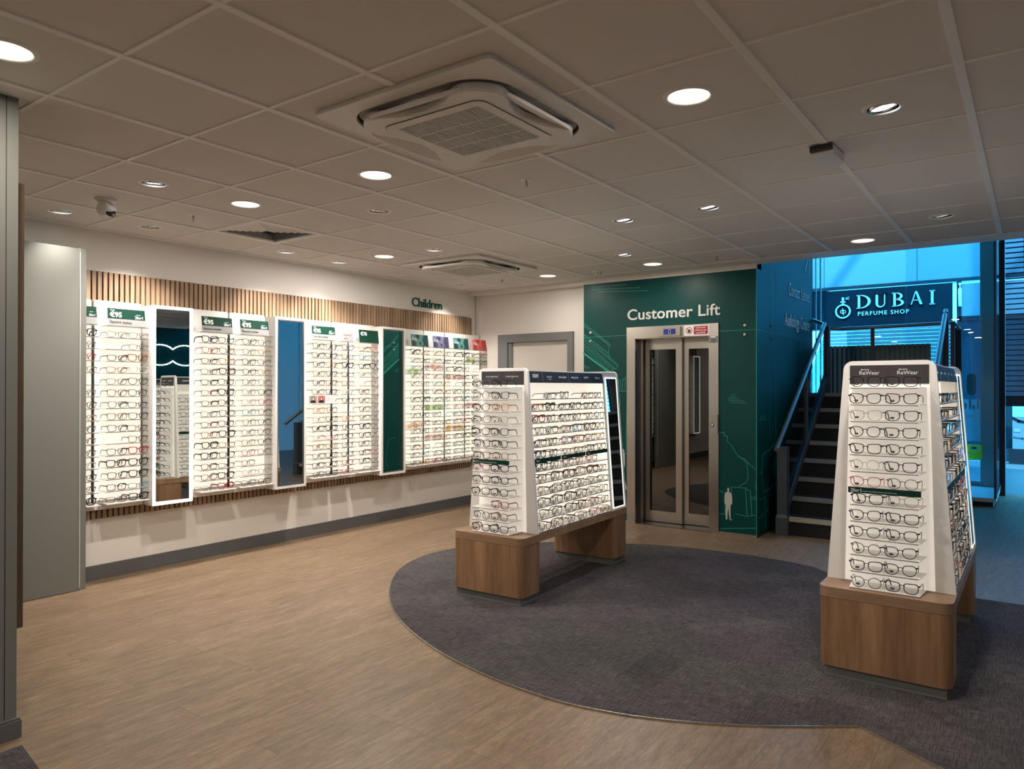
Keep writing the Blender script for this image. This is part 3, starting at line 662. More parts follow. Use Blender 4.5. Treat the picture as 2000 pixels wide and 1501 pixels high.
b.prism(rr(.072,.041,.008,4, .318, 1.993), .002, .003, MT['red'], mx)
for k, s in enumerate(('In the event', 'of fire do not', 'use this lift')): text(b, s, .023, MT['paper'], mx @ Matrix.Translation((.318, 2.012-.0255*k, .003)), ext=.0005, align='CENTER', off=.01, sx=.92)
c_ = [(.197+.034*cos(a), 1.993+.034*sin(a)) for a in [2*pi*i/28 for i in range(28)]]; c2 = [(.197+.028*cos(a), 1.993+.028*sin(a)) for a in [2*pi*i/28 for i in range(28)]]
b.ring(c_, c2, .002, .0034, MT['red'], mx)
b.prism([(.183,1.972),(.210,1.972),(.214,1.99),(.205,2.012),(.197,1.999),(.190,2.01),(.181,1.99)], .002, .0028, MT['black'], mx)
ribbon(b, [(.174,2.016),(.220,1.970)], .006, MT['red'], mx @ Matrix.Translation((0,0,.0026)), .0014)
b.build('fire_sign', t)
b = MB(); b.prism([(.399,1.862),(.490,1.862),(.490,1.930),(.399,1.930)], 0, .0015, MT['signgrey'], FX(-.0125,0,0)); mx = FX(-.014,0,0)
b.prism([(.418,1.914),(.466,1.914),(.466,1.926),(.418,1.926)], 0, .0008, MT['paper'], mx)
for k in range(5): b.prism([(.420+.003*(k%2),1.902-.008*k),(.468-.004*(k%2),1.902-.008*k),(.468-.004*(k%2),1.899-.008*k),(.420+.003*(k%2),1.899-.008*k)], 0, .0006, MT['black'], mx)
b.build('notice_plate', t)
b = MB(); b.prism(rr(.040,.095,.006,4,.452,1.067), 0, .018, MT['steel'], FX(-.012,0,0)); mx = FX(-.030,0,0)
o = b.build('call_panel', t)
b = MB(); b.lathe([(.0005,.006),(.010,.006),(.010,0)], MT['paper'], mx @ Matrix.Translation((.440,1.055,0)), n=20); b.lathe([(.011,.004),(.017,.004),(.018,0)], MT['dark'], mx @ Matrix.Translation((.440,1.055,0)), n=20); b.build('call_button', o)

# ------------------------------------------------------------------ stairs
YSL, YSR, NST, RIS, GO, XS = 2.04, .82, 8, .170, .2275, 7.262
t = struct(thing('staircase', 'dark carpeted staircase rising to the landing beside the lift', 'stairs', (XS, YSL, 0)))
wd = YSL-YSR
for k in range(NST):
    b = MB(); x0 = GO*k; z1 = RIS*(k+1)
    b.box(x0, x0+.015, -wd, -.0, RIS*k, z1-.02, MT['blackmatt']); b.box(x0-.0, x0+GO+.02, -wd, 0, z1-.02, z1, MT['stair'])
    o = b.build('step', t)
    b = MB(); m_ = MT['nosecream'] if k == 0 else MT['nose']; b.box(x0-.012, x0+.045, -wd, -.0, z1-.001, z1+.004, m_); b.box(x0-.014, x0-.001, -wd, 0, z1-.036, z1+.004, m_); b.build('nosing', o)
b = MB(); zl = RIS*NST; xl = GO*NST
b.box(xl, 2.55, -wd-.05, 3.4, zl-.12, zl, MT['stair']); b.box(xl, xl+.02, -wd, 0, 0, zl-.12, MT['blackmatt']); b.box(2.5,2.55,-wd,3.4,0,zl-.12,MT['blackmatt']); b.build('landing', t)
b = MB(); b.box(xl-.012, xl+.04, -wd, 0, zl, zl+.004, MT['nose']); b.box(xl-.014, xl, -wd, 0, zl-.035, zl+.004, MT['nose'])
b.build('landing_nosing', t)
b = MB()   # side plates under the flight
for yy in (.0, -wd-.02):
    b.prism([(0,0),(xl,0),(xl,zl-.1),(xl-.1,zl-.1),(0.0,.05)], -yy-.02, -yy, MT['stringer'], Matrix(((1,0,0,0),(0,0,-1,0),(0,1,0,0),(0,0,0,1))))
b.build('side_plate', t)
b = MB()   # upper flight turning towards the lift shaft side
for k in range(7):
    b.box(xl+.1, 2.45, .35+.24*k, .62+.24*k, zl+RIS*k, zl+RIS*(k+1), MT['stair']); b.box(xl+.1, 2.45, .335+.24*k, .38+.24*k, zl+RIS*(k+1)-.03, zl+RIS*(k+1)+.004, MT['nose'])
b.build('upper_flight', t)
def balustrade(lab, y, xr0, zr0, xr1, zr1, post=True):
    t = thing('balustrade', lab, 'railing', (XS, y, 0), 0, 'glass stair balustrades')
    sl = (zr1-zr0)/(xr1-xr0)
    b = MB(); b.tube([(xr0-.06,0,zr0-.035),(xr0,0,zr0+.01),(xr1,0,zr1)], .024, MT['rail'], n=14); b.build('handrail', t)
    ch = lambda x: .055+RIS/GO*x+.17
    b = MB(); b.prism([(-.02,ch(-.02)-.06),(xl-.02,ch(xl-.02)-.06),(xl-.02,ch(xl-.02)+.03),(-.02,ch(-.02)+.03)], -.03, -.012, MT['stringer'], Matrix(((1,0,0,0),(0,0,-1,0),(0,1,0,0),(0,0,0,1))))
    b.prism([(-.02,ch(-.02)-.06),(xl-.02,ch(xl-.02)-.06),(xl-.02,ch(xl-.02)+.03),(-.02,ch(-.02)+.03)], .012, .03, MT['stringer'], Matrix(((1,0,0,0),(0,0,-1,0),(0,1,0,0),(0,0,0,1)))); b.build('base_channel', t)
    b = MB(); b.prism([(0.0,ch(0.0)),(xl-.03,ch(xl-.03)),(xl-.03,zr1-.05),(.02,zr0-.03)], -.004, .004, MT['stairglass'], Matrix(((1,0,0,0),(0,0,-1,0),(0,1,0,0),(0,0,0,1)))); b.build('glass_panel', t)
    b = MB(); b.box(-.05,.05,-.045,.045,.19,zr0-.02, MT['stringer']); b.prism(rr(.062,.058,.004,2), 0, .17, MT['stringer']); b.loft([[(x_,y_,.17) for x_,y_ in rr(.062,.058,.004,2)],[(x_,y_,.20) for x_,y_ in rr(.05,.045,.004,2)]], MT['stringer'], smooth=False); b.build('newel_post', t)
    b = MB(); xm = xl*.47; b.box(xm-.022,xm+.022,-.02,.02,ch(xm)-.05,zr0+sl*(xm-xr0)-.02, MT['stringer']); b.build('post', t); b = MB(); b.box(xl-.03,xl+.03,-.03,.03,zl-.1,zr1-.02, MT['stringer']); b.build('post', t)
    return t
balustrade('glass balustrade with steel handrail on the lift side of the stairs', 2.0, -.17, .87, 1.70, 2.165)
balustrade('glass balustrade with steel handrail on the shop front side of the stairs', .80, -.17, .87, 1.86, 2.26)
t = thing('landing_rail', 'steel rail across the landing window behind the stairs', 'railing', (9.6, 2.145, zl))
b = MB(); b.tube([(-.63,-.14,.80),(.0,-.0,.80),(.0,-.22,.785),(.0,-1.39,.80),(.12,-1.42,.74)], .022, MT['rail'], n=12); b.tube([(-.6,-.13,.80),(-.3,.35,1.02),(-.1,.9,1.4)], .022, MT['rail'], n=12); b.build('handrail', t)
for yy in (-.545, -1.37):
    b = MB(); b.box(-.015,.015,yy-.02,yy+.02,0,.78, MT['stringer']); b.build('post', t)
b = MB(); b.box(-.004,.004,-1.36,-.26,.05,.76, MT['stairglass']); b.build('glass_panel', t)
t = thing('slatted_screen', 'dark green slatted screen on the landing behind the stairs', 'screen', (9.78, 1.57, zl))
b = MB(); b.box(.0,.05,-.555,.56,0,.575, MT['mullblack']); b.build('backing', t)
b = MB()
for k in range(21): b.box(-.022,.0,-.55+.0535*k,-.55+.0535*k+.036,0,.585, MT['slatgreen'])
b.build('slats', t)
t = thing('low_cabinet', 'slim grey cabinet standing before the shop window', 'cabinet', (10.15, .79, 0))
b = MB(); b.box(-.25,.25,-.055,.09,.03,1.195, MT['stringer']); b.build('body', t); b = MB(); b.box(-.26,.26,-.065,.1,1.195,1.22, MT['stringer']); b.build('top', t)
t = thing('dark_post', 'dark square post behind the end of the landing rail', 'post', (9.85, .76, 0)); b = MB(); b.box(-.05,.05,-.055,.055,0,2.12, MT['mullblack']); b.build('shaft', t)

# ------------------------------------------------------------------ shop front
FC, BK = MT['facade'], MT['mullblack']
def pane(i, y0, y1, z0, z1, x=XF):
    t = struct(thing(f'window_{i}', 'shop front pane', 'window', (x, y0, z0)))
    b = MB(); f = .05; w_, h_ = y1-y0, z1-z0
    b.box(-.04,.04,0,f,0,h_,FC); b.box(-.04,.04,w_-f,w_,0,h_,FC); b.box(-.04,.04,f,w_-f,0,f*1.2,FC); b.box(-.04,.04,f,w_-f,h_-f,h_,FC); b.build('window_frame', t)
    b = MB(); b.box(-.005,.005,f,w_-f,f*1.2,h_-f, MT['glass']); b.build('glass', t)
pane(1, .575, 5.2, .10, 5.45)
pane(2, 5.2, 7.4, .10, 5.45)
b = MB(); b.box(XF-.02, XF+.02, 2.66, 2.675, .1, 5.45, FC); b.box(XF-.02, XF+.02, 2.73, 2.74, .1, 5.45, FC); struct(b.build('trim_6'), 'thin joint between the shop front panes')
b = MB(); b.box(XF-.1, XF+.1, .44, .60, 0, 5.5, FC); b.box(XF-.1, XF+.1, .44, 7.4, 0, .10, FC); struct(b.build('trim_4'), 'grey shop front frame')
b = MB(); b.box(XF-.12, XF+.12, .345, .41, 0, 5.5, BK); struct(b.build('trim_5'), 'black entrance post')
b = MB(); b.box(XF-.03, XF+.03, Y0, -1.6, 0, 5.5, FC); b.box(XF-.1, XF+.1, -1.6, .345, 3.55, 5.5, MT['glass']); struct(b.build('wall_front'))
t = thing('roller_shutter', 'half lowered dark roller shutter in the shop entrance at the right edge', 'shutter', (XF, -.63, 0))
b = MB()
for k in range(34): b.box(-.010,.010,-.965,.97,1.32+.0680*k,1.32+.0680*k+.050, MT['shutterslat'])
b.build('slats', t)
b = MB()
for k in range(34): b.box(-.012,.012,-.97,.97,1.305+.0680*k,1.318+.0680*k, BK)
b.build('slat_joints', t)
b = MB(); b.box(-.02,.02,-.97,.97,1.18,1.305, MT['stringer']); b.build('bottom_rail', t)
# glass display case inside the window
t = thing('window_platform', 'low glass fronted display platform inside the shop window', 'display case', (10.4, .40, 0))
b = MB(); b.box(.0,1.2,0,.95,.055,.10, MT['white']); b.box(.03,1.2,.03,.95,0,.055, BK); b.build('platform', t)
b = MB(); b.box(.0,.012,.0,.95,.10,3.3, MT['glass']); b.box(.012,1.2,.0,.012,.10,3.3, MT['glass']); b.build('glass_sheet', t)
b = MB(); b.box(-.006,.02,-.006,.02,.1,3.3, MT['stringer']); b.box(.0,1.2,-.006,.012,.10,.14, MT['stringer']); b.build('corner_post', t)
# stickers and leaflets on the glass
t = thing('window_poster', 'pale poster with mirrored writing stuck inside the shop window', 'poster', (XF-.055, .60, 0))
b = MB(); b.box(.0,.003,.02,.235,.70,1.27, MT['postersheet']); b.build('sheet', t)
b = MB(); text(b, 'nning for', .07, MT['paper'], Matrix(((0,0,-1,-.001),(1,0,0,.02),(0,1,0,1.02),(0,0,0,1))), ext=.0005, sx=.75)
for yy, hh in ((.04,.12),(.09,.05),(.13,.13),(.18,.07)): b.box(-.002,-.0005,yy,yy+.022,1.14,1.14+hh, MT['slatgreen'])
b.build('print', t)
tag((lambda b: (b.box(XF-.06, XF-.056, .60, .80, .455, .655, MT['leafsheet']), b.box(XF-.062, XF-.06, .645, .745, .58, .635, MT['paper']), b.box(XF-.0625, XF-.062, .67, .72, .60, .62, MT['black']),
   [b.box(XF-.062, XF-.06, .63, .77, .55-.02*k, .555-.02*k, MT['slatgreen']) for k in range(4)], b)[-1])(MB()).build('leaflet'), 'yellow green leaflet stuck low on the shop window', 'leaflet')
tag((lambda b: (b.prism(rr(.055,.145,.05,8,-.725,1.47), 0, .004, MT['stickersheet'], FX(XF-.055,0,0)), b)[-1])(MB()).build('opening_hours_sticker'), 'grey rounded opening hours sticker on the shop window', 'sticker')

# ------------------------------------------------------------------ the mall outside
XM = 17.0
b = MB(); b.box(XF+.1, XM+.2, -6, 12, -.04, -.01, MT['paving']); struct(b.build('ground_mall'))
b = MB(); b.box(XM, XM+.3, -6, 12, 3.62, 8.0, MT['mallpanel']); b.box(XM-.03, XM+.3, -6, 12, 3.55, 3.62, BK)
for y in (.2, 2.0, 3.8, 5.6): b.box(XM-.004, XM, y-.008, y+.008, 3.62, 8, MT['stringer'])
b.box(XM, XM+.3, 3.76, 12, 2.7, 3.55, MT['mallsign']); b.box(XM+.02, XM+.3, 4.2, 12, 0, 2.7, MT['darkglass'])
struct(b.build('wall_mall'), 'shop row across the mall')
t = thing('shop_sign', 'navy fascia sign reading Dubai Perfume Shop across the mall', 'sign', (XM, 2.56, 3.12))
b = MB(); b.box(-.06,.0,-1.19,1.20,-.38,.41, MT['mallsign']); b.build('sign_board', t)
b = MB(); mx = FX(-.065, 0, 0); ml = MT['mallletter']
def serifs(b, pts, z0, z1, w_):       # slab serifs: x positions
    for x in pts:
        for z in (z0, z1): b.box(x-w_, x+w_, z-.009, z+.009, 0, .03, ml, mx)
z0, z1 = .005, .275; xL = -.545
def bar(x0, x1, zz0, zz1): b.box(x0, x1, zz0, zz1, 0, .03, ml, mx)
def arcD(x, za, zb, wth, hh, thick, thin):
    n = 16; zc = (za+zb)/2; h = (zb-za)/2; o = []; i_ = []
    for k in range(n+1):
        a = -pi/2+pi*k/n; o.append((x+wth*cos(a), zc+h*sin(a))); i_.append((x+(wth-thick)*cos(a), zc+(h-thin)*sin(a)))
    for k in range(n): b.prism([o[k], o[k+1], i_[k+1], i_[k]], 0, .03, ml, mx)
# D
bar(xL, xL+.045, z0, z1); serifs(b, [xL+.02], z0, z1, .045); arcD(xL+.05, z0-.009, z1+.009, .20, 0, .055, .02)
# U
x = xL+.345; bar(x, x+.045, z0+.07, z1); bar(x+.16, x+.18, z0+.07, z1); serifs(b, [x+.02, x+.17], z1, z1, .045)
o_ = [(x+.09+.09*cos(a), z0+.075-.085*sin(a)) for a in [pi*k/12 for k in range(13)]]; i2 = [(x+.1+.058*cos(a), z0+.075-.06*sin(a)) for a in [pi*k/12 for k in range(13)]]
for k in range(12): b.prism([o_[k], o_[k+1], i2[k+1], i2[k]], 0, .03, ml, mx)
# B
x = xL+.68; bar(x, x+.045, z0, z1); serifs(b, [x+.02], z0, z1, .045); arcD(x+.05, z0-.009, z0+.145, .145, 0, .05, .02); arcD(x+.05, z0+.13, z1+.009, .12, 0, .045, .02)
# A
x = xL+.98; b.prism([(x+.10,z1+.012),(x+.135,z1+.012),(x+.235,z0),(x+.185,z0)], 0, .03, ml, mx); b.prism([(x+.10,z1+.012),(x+.115,z1),(x+.035,z0),(x+.015,z0)], 0, .03, ml, mx); bar(x+.055,x+.18,z0+.09,z0+.105); serifs(b, [x+.025, x+.21], z0, z0, .045)
# I
x = xL+1.36; bar(x, x+.048, z0, z1); serifs(b, [x+.024], z0, z1, .05)
text(b, 'PERFUME SHOP', .118, ml, mx @ Matrix.Translation((xL, -.155, 0)), ext=.012, off=.012, space=1.25)
b.build('sign_lettering', t)
b = MB(); c_ = [2*pi*k/40 for k in range(40)]; lx, lz = -.84, -.045
b.ring([(lx+.155*cos(a), lz+.155*sin(a)) for a in c_], [(lx+.125*cos(a), lz+.125*sin(a)) for a in c_], 0, .04, ml, mx)
b.box(lx-.05,lx+.05,lz+.19,lz+.215,0,.04,ml,mx); b.box(lx-.018,lx+.018,lz+.155,lz+.19,0,.03,ml,mx); b.box(lx-.022,lx+.022,lz+.225,lz+.30,0,.04,ml,mx)
for k in (-1,0,1): ribbon(b, [(lx+.05,lz+.27+.01*k),(lx+.12,lz+.28+.03*k)], .008, ml, mx, .02)
text(b, 'dp', .17, ml, mx @ Matrix.Translation((lx, lz-.045, 0)), ext=.012, align='CENTER', space=.8, sx=.8); b.build('perfume_emblem', t)
t = thing('shop_shutter', 'pale horizontally ribbed shutter below the Dubai sign', 'shutter', (XM, 2.6, 0))
b = MB()
for k in range(36): b.prism([(0,.02+.075*k),(-.03,.03+.075*k),(-.03,.075+.075*k),(0,.088+.075*k)], -1.25, 1.22, MT['shutter'], Matrix(((1,0,0,0),(0,0,1,0),(0,1,0,0),(0,0,0,1))))
b.build('ribs', t); b = MB(); b.box(-.05,.0,-1.28,-1.22,0,2.74,BK); b.build('guide_rail', t)
t = thing('neighbour_shop_front', 'dark glazed shop front right of the Dubai sign', 'shop front', (XM, 0, 0))
b = MB(); b.box(-.02,.05,-2.5,1.27,.25,2.75, MT['darkglass']); b.box(-.02,.05,-2.5,1.27,2.85,3.5, MT['shutter']); b.build('glazing', t)
b = MB(); b.box(-.04,.05,-2.5,1.27,0,.25, MT['stringer']); b.box(-.04,.05,1.22,1.30,0,3.55, BK); b.box(-.04,.05,-2.5,1.27,2.75,2.85, BK); b.build('frame', t)
tag((lambda b: (b.tube([(XM-.08,1.24,3.05),(XM-.13,1.24,3.2),(XM-.12,1.24,3.38),(XM-.06,1.24,3.5)], .03, MT['paper']), b)[-1])(MB()).build('wall_lamp'), 'curved white wall lamp beside the Dubai sign', 'lamp')
t = thing('street_poster', 'poster with grey curved shapes standing outside the entrance', 'poster', (16.6, .28, 0))
b = MB(); b.box(0,.04,-.35,.10,.28,1.2, MT['mallpanel']); b.box(-.003,0,-.35,.10,.88,1.2, MT['slatgreen']); b.box(0,.04,-.4,.16,0,.28,BK); b.build('board', t)
b = MB(); mx = FX(-.004,0,0); ribbon(b, [(-.10,.86),(0,.80),(.12,.78),(.25,.70),(.34,.62)], .05, BK, mx); ribbon(b, [(-.1,.5),(.05,.48),(.2,.42),(.3,.45)], .03, MT['stringer'], mx); b.box(-.08,.02,.60,.66,0,.004,MT['signgrey'],mx); b.build('artwork', t)
# roof trusses over the mall, they break the sunlight on the pale panels
t = thing('mall_roof_truss', 'steel roof truss over the mall', 'truss', (0, 0, 0))
b = MB()
for y in (-2, 1.2, 4.4, 7.6): b.tube([(12.0,y,7.2),(15.9,y+2.4,7.9)], .09, MT['stringer'], n=6); b.tube([(12.0,y+2.4,7.2),(15.9,y,7.9)], .09, MT['stringer'], n=6)
b.build('members', t)

# ------------------------------------------------------------------ slatted wall panel, wall display bays, mirrors
t = thing('slatted_cladding', 'long oak slatted panel on the left wall behind the spectacle displays', 'wall cladding', (0, YL-.003, 0))
b = MB(); b.prism(rr(3.425,.9165,.012,3, 3.52, 1.3665), .0, .008, MT['felt'], FY(0, 0, 0)); b.build('felt_backing', t)
b = MB(); k = 0; x = .12
while x < 6.93:
    e = .012 if x > 6.89 else 0
    b.box(x, x+.0275, -.026, -.008, .45+e, 2.283-e, MT['slat']); x += .04
b.build('slats', t)
b = MB(); text(b, 'Children', .142, MT['lettergreen'], FY(5.917, YL-.002, 2.335), ext=.006, off=.006)
sc_ = .5/(max(v[0] for v in b.v)-min(v[0] for v in b.v)); b.v = [(5.917+(v[0]-5.917)*sc_, v[1], v[2]) for v in b.v]
tag(b.build('children_lettering'), 'dark green raised letters reading Children above the slatted panel', 'lettering')

SZ = [1.875-.0867*k for k in range(16)]      # shelf heights: the sign shelf, then fifteen for spectacles
YS0, YS1, YP = 5.487, 5.602, 5.604           # shelf front, shelf back, face of the lit back panel
BAYS = [  # name, panel x0, x1, shelf x0, x1, pairs per shelf, kids
 ('A', 2.17, 2.503, 2.415, 2.505, 1, 0, 'bay half hidden by the tall grey panel'), ('B', 2.522, 2.865, 2.553, 2.865, 2, 0, 'bay before the lit mirror'),
 ('C', 3.245, 3.605, 3.287, 3.607, 2, 0, 'bay just after the lit mirror'), ('D', 3.625, 3.972, 3.655, 3.975, 2, 0, 'bay before the unlit steel mirror'),
 ('E', 4.36, 4.722, 4.404, 4.722, 2, 0, 'bay after the steel mirror'), ('F', 4.745, 4.938, 4.75, 4.935, 1, 0, 'narrow bay'),
 ('G', 4.957, 5.298, 4.985, 5.295, 2, 0, 'bay before the third mirror'), ('H', 5.66, 6.037, 5.717, 6.036, 2, 1, 'first childrens bay'),
 ('I', 6.056, 6.396, 6.07, 6.39, 2, 1, 'second childrens bay'), ('J', 6.414, 6.765, 6.42, 6.745, 2, 1, 'third childrens bay'), ('K', 6.78, 7.06, 6.78, 7.06, 2, 1, 'last childrens bay in the corner'),
 ('X1', .78, 1.12, .79, 1.11, 2, 0, 'bay hidden behind the pillar'), ('X2', 1.14, 1.48, 1.15, 1.47, 2, 0, 'second bay hidden behind the pillar')]
BLAB = {'A':'white lit display bay cut off by the tall grey panel','B':'white lit display bay before the lit mirror','C':'white lit display bay just after the lit mirror','D':'white lit display bay with the round styles sign',
 'E':'white lit display bay with the cat-eye styles sign','F':'narrow white lit display bay with the small silver sign','G':'white lit display bay with the plain green price sign','H':'childrens display bay after the third mirror','I':'childrens display bay under the purple sign',
 'J':'childrens display bay under the second teal sign','K':'childrens display bay under the red sign in the corner','X1':'display bay left of the pillar, seen only in reflections','X2':'display bay right behind the pillar, seen only in reflections'}
for nm, x0, x1, s0, s1, npair, kid, lab in BAYS:
    t = thing('wall_display_bay', BLAB[nm], 'display shelf', (x0, YP, .52), 0, 'lit spectacle bays on the slatted wall')
    wd = x1-x0
    b = MB(); b.prism(rr(wd/2, .7725, .012, 3, wd/2, .7725), -.022, 0, MT['white'], FY(0,0,0)); b.build('back_board', t)
    b = MB(); b.prism([(.003,.07),(wd-.003,.07),(wd-.003,1.36),(.003,1.36)], .0, .0025, MT['backlitk' if kid else 'backlit'], FY(0,0,0)); b.build('lit_panel', t)
    b = MB(); b.box(-.016, -.006, .0, .02, -.01, 1.36, MT['dark'])
    if not nm.startswith('X'): b.build('wall_rail', t)
    for k, z in enumerate(SZ):
        if nm in 'X1X2' and k % 2: continue
        b = MB(); zz = z-.52; d = YP-YS0
        if k == 15: b.box(s0-x0, s1-x0, -d-.02, -.0025, zz-.006, zz, MT['shelf']); b.box(s0-x0, s1-x0, -.03,-.0025,zz-.05,zz-.006,MT['shelf'])
        else:
            b.box(s0-x0, s1-x0, -d, -.0025, zz-.003, zz, MT['shelf']); b.box(s0-x0, s1-x0, -d-.001, -d+.001, zz-.0045, zz+.0005, MT['shelfu'])
        b.build('shelf', t)
    if kid:
        cards = {'H':[(1.60,(.42,.60,.13),.0,.16),(.995,(.85,.48,.12),-.02,.12)],'I':[(1.66,(.85,.55,.42),.12,.3),(1.19,(.42,.60,.13),.02,.2),(.86,(.85,.55,.45),.05,.3)],
                 'J':[(1.54,(.85,.58,.45),.02,.28),(.95,(.90,.55,.15),.02,.3)],'K':[(1.75,(.42,.60,.13),.0,.22),(1.21,(.85,.6,.5),.0,.26)]}[nm]
        for z, c_, a0, a1 in cards:
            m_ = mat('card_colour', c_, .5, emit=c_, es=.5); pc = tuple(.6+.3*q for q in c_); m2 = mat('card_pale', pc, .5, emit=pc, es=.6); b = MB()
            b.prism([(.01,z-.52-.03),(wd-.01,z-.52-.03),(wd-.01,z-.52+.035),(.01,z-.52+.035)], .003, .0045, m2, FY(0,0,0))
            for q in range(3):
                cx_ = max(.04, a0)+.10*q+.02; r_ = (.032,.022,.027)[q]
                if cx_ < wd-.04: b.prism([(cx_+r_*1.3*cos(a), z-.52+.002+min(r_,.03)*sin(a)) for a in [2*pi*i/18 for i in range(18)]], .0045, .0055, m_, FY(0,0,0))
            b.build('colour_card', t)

def rings(mb, cx_, cy_, r, h0, h1, m, mx, clip):
    pts = []
    for i in range(28):
        a = 2*pi*i/28; pts.append((min(max(cx_+r*cos(a), clip[0]), clip[1]), min(max(cy_+r*sin(a), clip[2]), clip[3])))
    mb.prism(pts, h0, h1, m, mx)
def sign(x, w_, kind, lines, label, z=1.876, h=.128):
    t = thing('shelf_sign', label, 'sign', (x, 5.487, z+.0005), 0, 'small signs on the top shelves')
    mx = FY(0, 0, 0) @ Matrix.Rotation(R(-7), 4, 'X') @ Matrix.Shear('XY', 4, (.0, .0)) if False else FY(0,0,0) @ Matrix.Rotation(R(-7), 4, 'X')
    b = MB()
    if kind == 'style':
        b.box(0, w_, 0, h, -.003, 0, MT['signgrey'], mx); b.box(.0005, w_-.0005, h*.40, h-.0005, 0, .0006, MT['signgreen'], mx); o = b.build('sign_card', t)
        b = MB(); m2 = mx @ Matrix.Translation((0,0,.0008)); k = w_/.275
        text(b, 'from', .016*k, MT['letter'], m2 @ Matrix.Translation((.022*k, h*.86, 0)), ext=.0003); text(b, '€95', .052*k, MT['letter'], m2 @ Matrix.Translation((.016*k, h*.50, 0)), ext=.0003, off=.03); b.build('price_print', t); b = MB()
        text(b, '2for1', .030*k, MT['letter'], m2 @ Matrix.Translation((w_-.018*k, h*.46, 0)), ext=.0003, off=.02, align='RIGHT'); b.box(w_-.07*k, w_-.035*k, h*.68, h*.70, 0, .0005, MT['letter'], m2); b.build('offer_print', t); b = MB()
        text(b, lines, .030*k, MT['black'], m2 @ Matrix.Translation((.014*k, h*.14, 0)), ext=.0003); b.build('style_print', t)
    elif kind == 'small':
        b.box(0, w_, 0, h*.72, -.003, 0, MT['signgrey'], mx); b.build('sign_card', t)
        b = MB(); m2 = mx @ Matrix.Translation((0,0,.0003))
        for k, s in enumerate(lines): text(b, s, .024, MT['black'], m2 @ Matrix.Translation((.008, h*.42-.034*k, 0)), ext=.0003, sx=.9)
        b.build('sign_print', t)
    elif kind == 'price':
        b.box(0, w_, 0, h, -.003, 0, MT['signgreen'], mx); b.build('sign_card', t)
        b = MB(); text(b, lines, .05, MT['letter'], mx @ Matrix.Translation((.02, h*.55, .0003)), ext=.0003, off=.025); b.build('sign_print', t)
    else:
        base, dk = lines; m1 = mat('kids_sign', base, .4); m2_ = mat('kids_sign_dots', dk, .4)
        b.box(0, w_, 0, h, -.003, 0, m1, mx); b.build('sign_card', t)
        b = MB()
        for cx_, cy_, r in ((.10,.11,.034),(.03,.02,.045),(.25,.07,.07),(.14,.03,.018),(.19,.0,.018)): rings(b, cx_*w_/.27, cy_, r, 0, .0005, m2_, mx, (.001, w_-.001, .001, h-.001))
        text(b, 'Kids', .05, MT['letter'], mx @ Matrix.Translation((.016, h*.48, .0006)), ext=.0003, off=.01, sx=.9); b.build('sign_print', t)
sign(2.30, .19, 'style', 'Square styles', 'green and silver price sign cut off by the tall grey panel')
sign(2.565, .275, 'style', 'Square styles', 'green and silver sign from €95 square styles before the lit mirror')
sign(3.303, .275, 'style', 'Square styles', 'green and silver sign from €95 square styles just after the lit mirror')
sign(3.655, .28, 'style', 'Round styles', 'green and silver sign from €95 round styles')
sign(4.408, .278, 'style', 'Cat-eye styles', 'green and silver sign from €95 cat-eye styles')
sign(4.783, .124, 'small', ('Geometric', 'styles'), 'small silver sign reading geometric styles')
sign(4.992, .278, 'price', '€70', 'plain dark green sign reading €70')
TE, DT = (.10,.27,.25), (.01,.06,.065)
sign(5.737, .27, 'kids', (TE, DT), 'teal kids sign nearest the third mirror')
sign(6.09, .265, 'kids', ((.20,.20,.33), (.06,.06,.13)), 'purple kids sign with dark dots')
sign(6.443, .27, 'kids', (TE, DT), 'teal kids sign between the purple and the red one')
sign(6.80, .255, 'kids', ((.62,.13,.11), (.42,.03,.03)), 'red kids sign in the corner')
t = thing('photo_card', 'white card with two portrait photos on a shelf after the steel mirror', 'card', (4.366, 5.489, 1.272))
b = MB(); b.box(0,.275,-.003,0,0,.078, MT['paper']); b.build('card', t)
b = MB(); mx = FY(0,-.0032,0); cr = mat('photo_red', (.5,.12,.10), .5); sk = mat('photo_skin', (.6,.38,.28), .5); pg = mat('photo_grey', (.25,.27,.28), .5)
b.box(.006,.095,.006,.072,0,.0004,pg,mx); b.box(.102,.19,.006,.072,0,.0004,cr,mx)
for cx_, mm in ((.05,MT['black']),(.146,MT['black'])):
    b.prism([(cx_-.035,.006),(cx_+.035,.006),(cx_+.022,.03),(cx_-.022,.03)], .0004, .0007, mm, mx); b.prism([(cx_+.018*cos(a),.048+.021*sin(a)) for a in [2*pi*i/16 for i in range(16)]], .0004, .0007, MT['walnut'], mx); b.prism([(cx_+.011*cos(a),.044+.015*sin(a)) for a in [2*pi*i/16 for i in range(16)]], .0007, .001, sk, mx)
for k in range(3): b.box(.2,.262,.052-.012*k,.055-.012*k,0,.0004,MT['signgrey'],mx)
b.build('print', t)

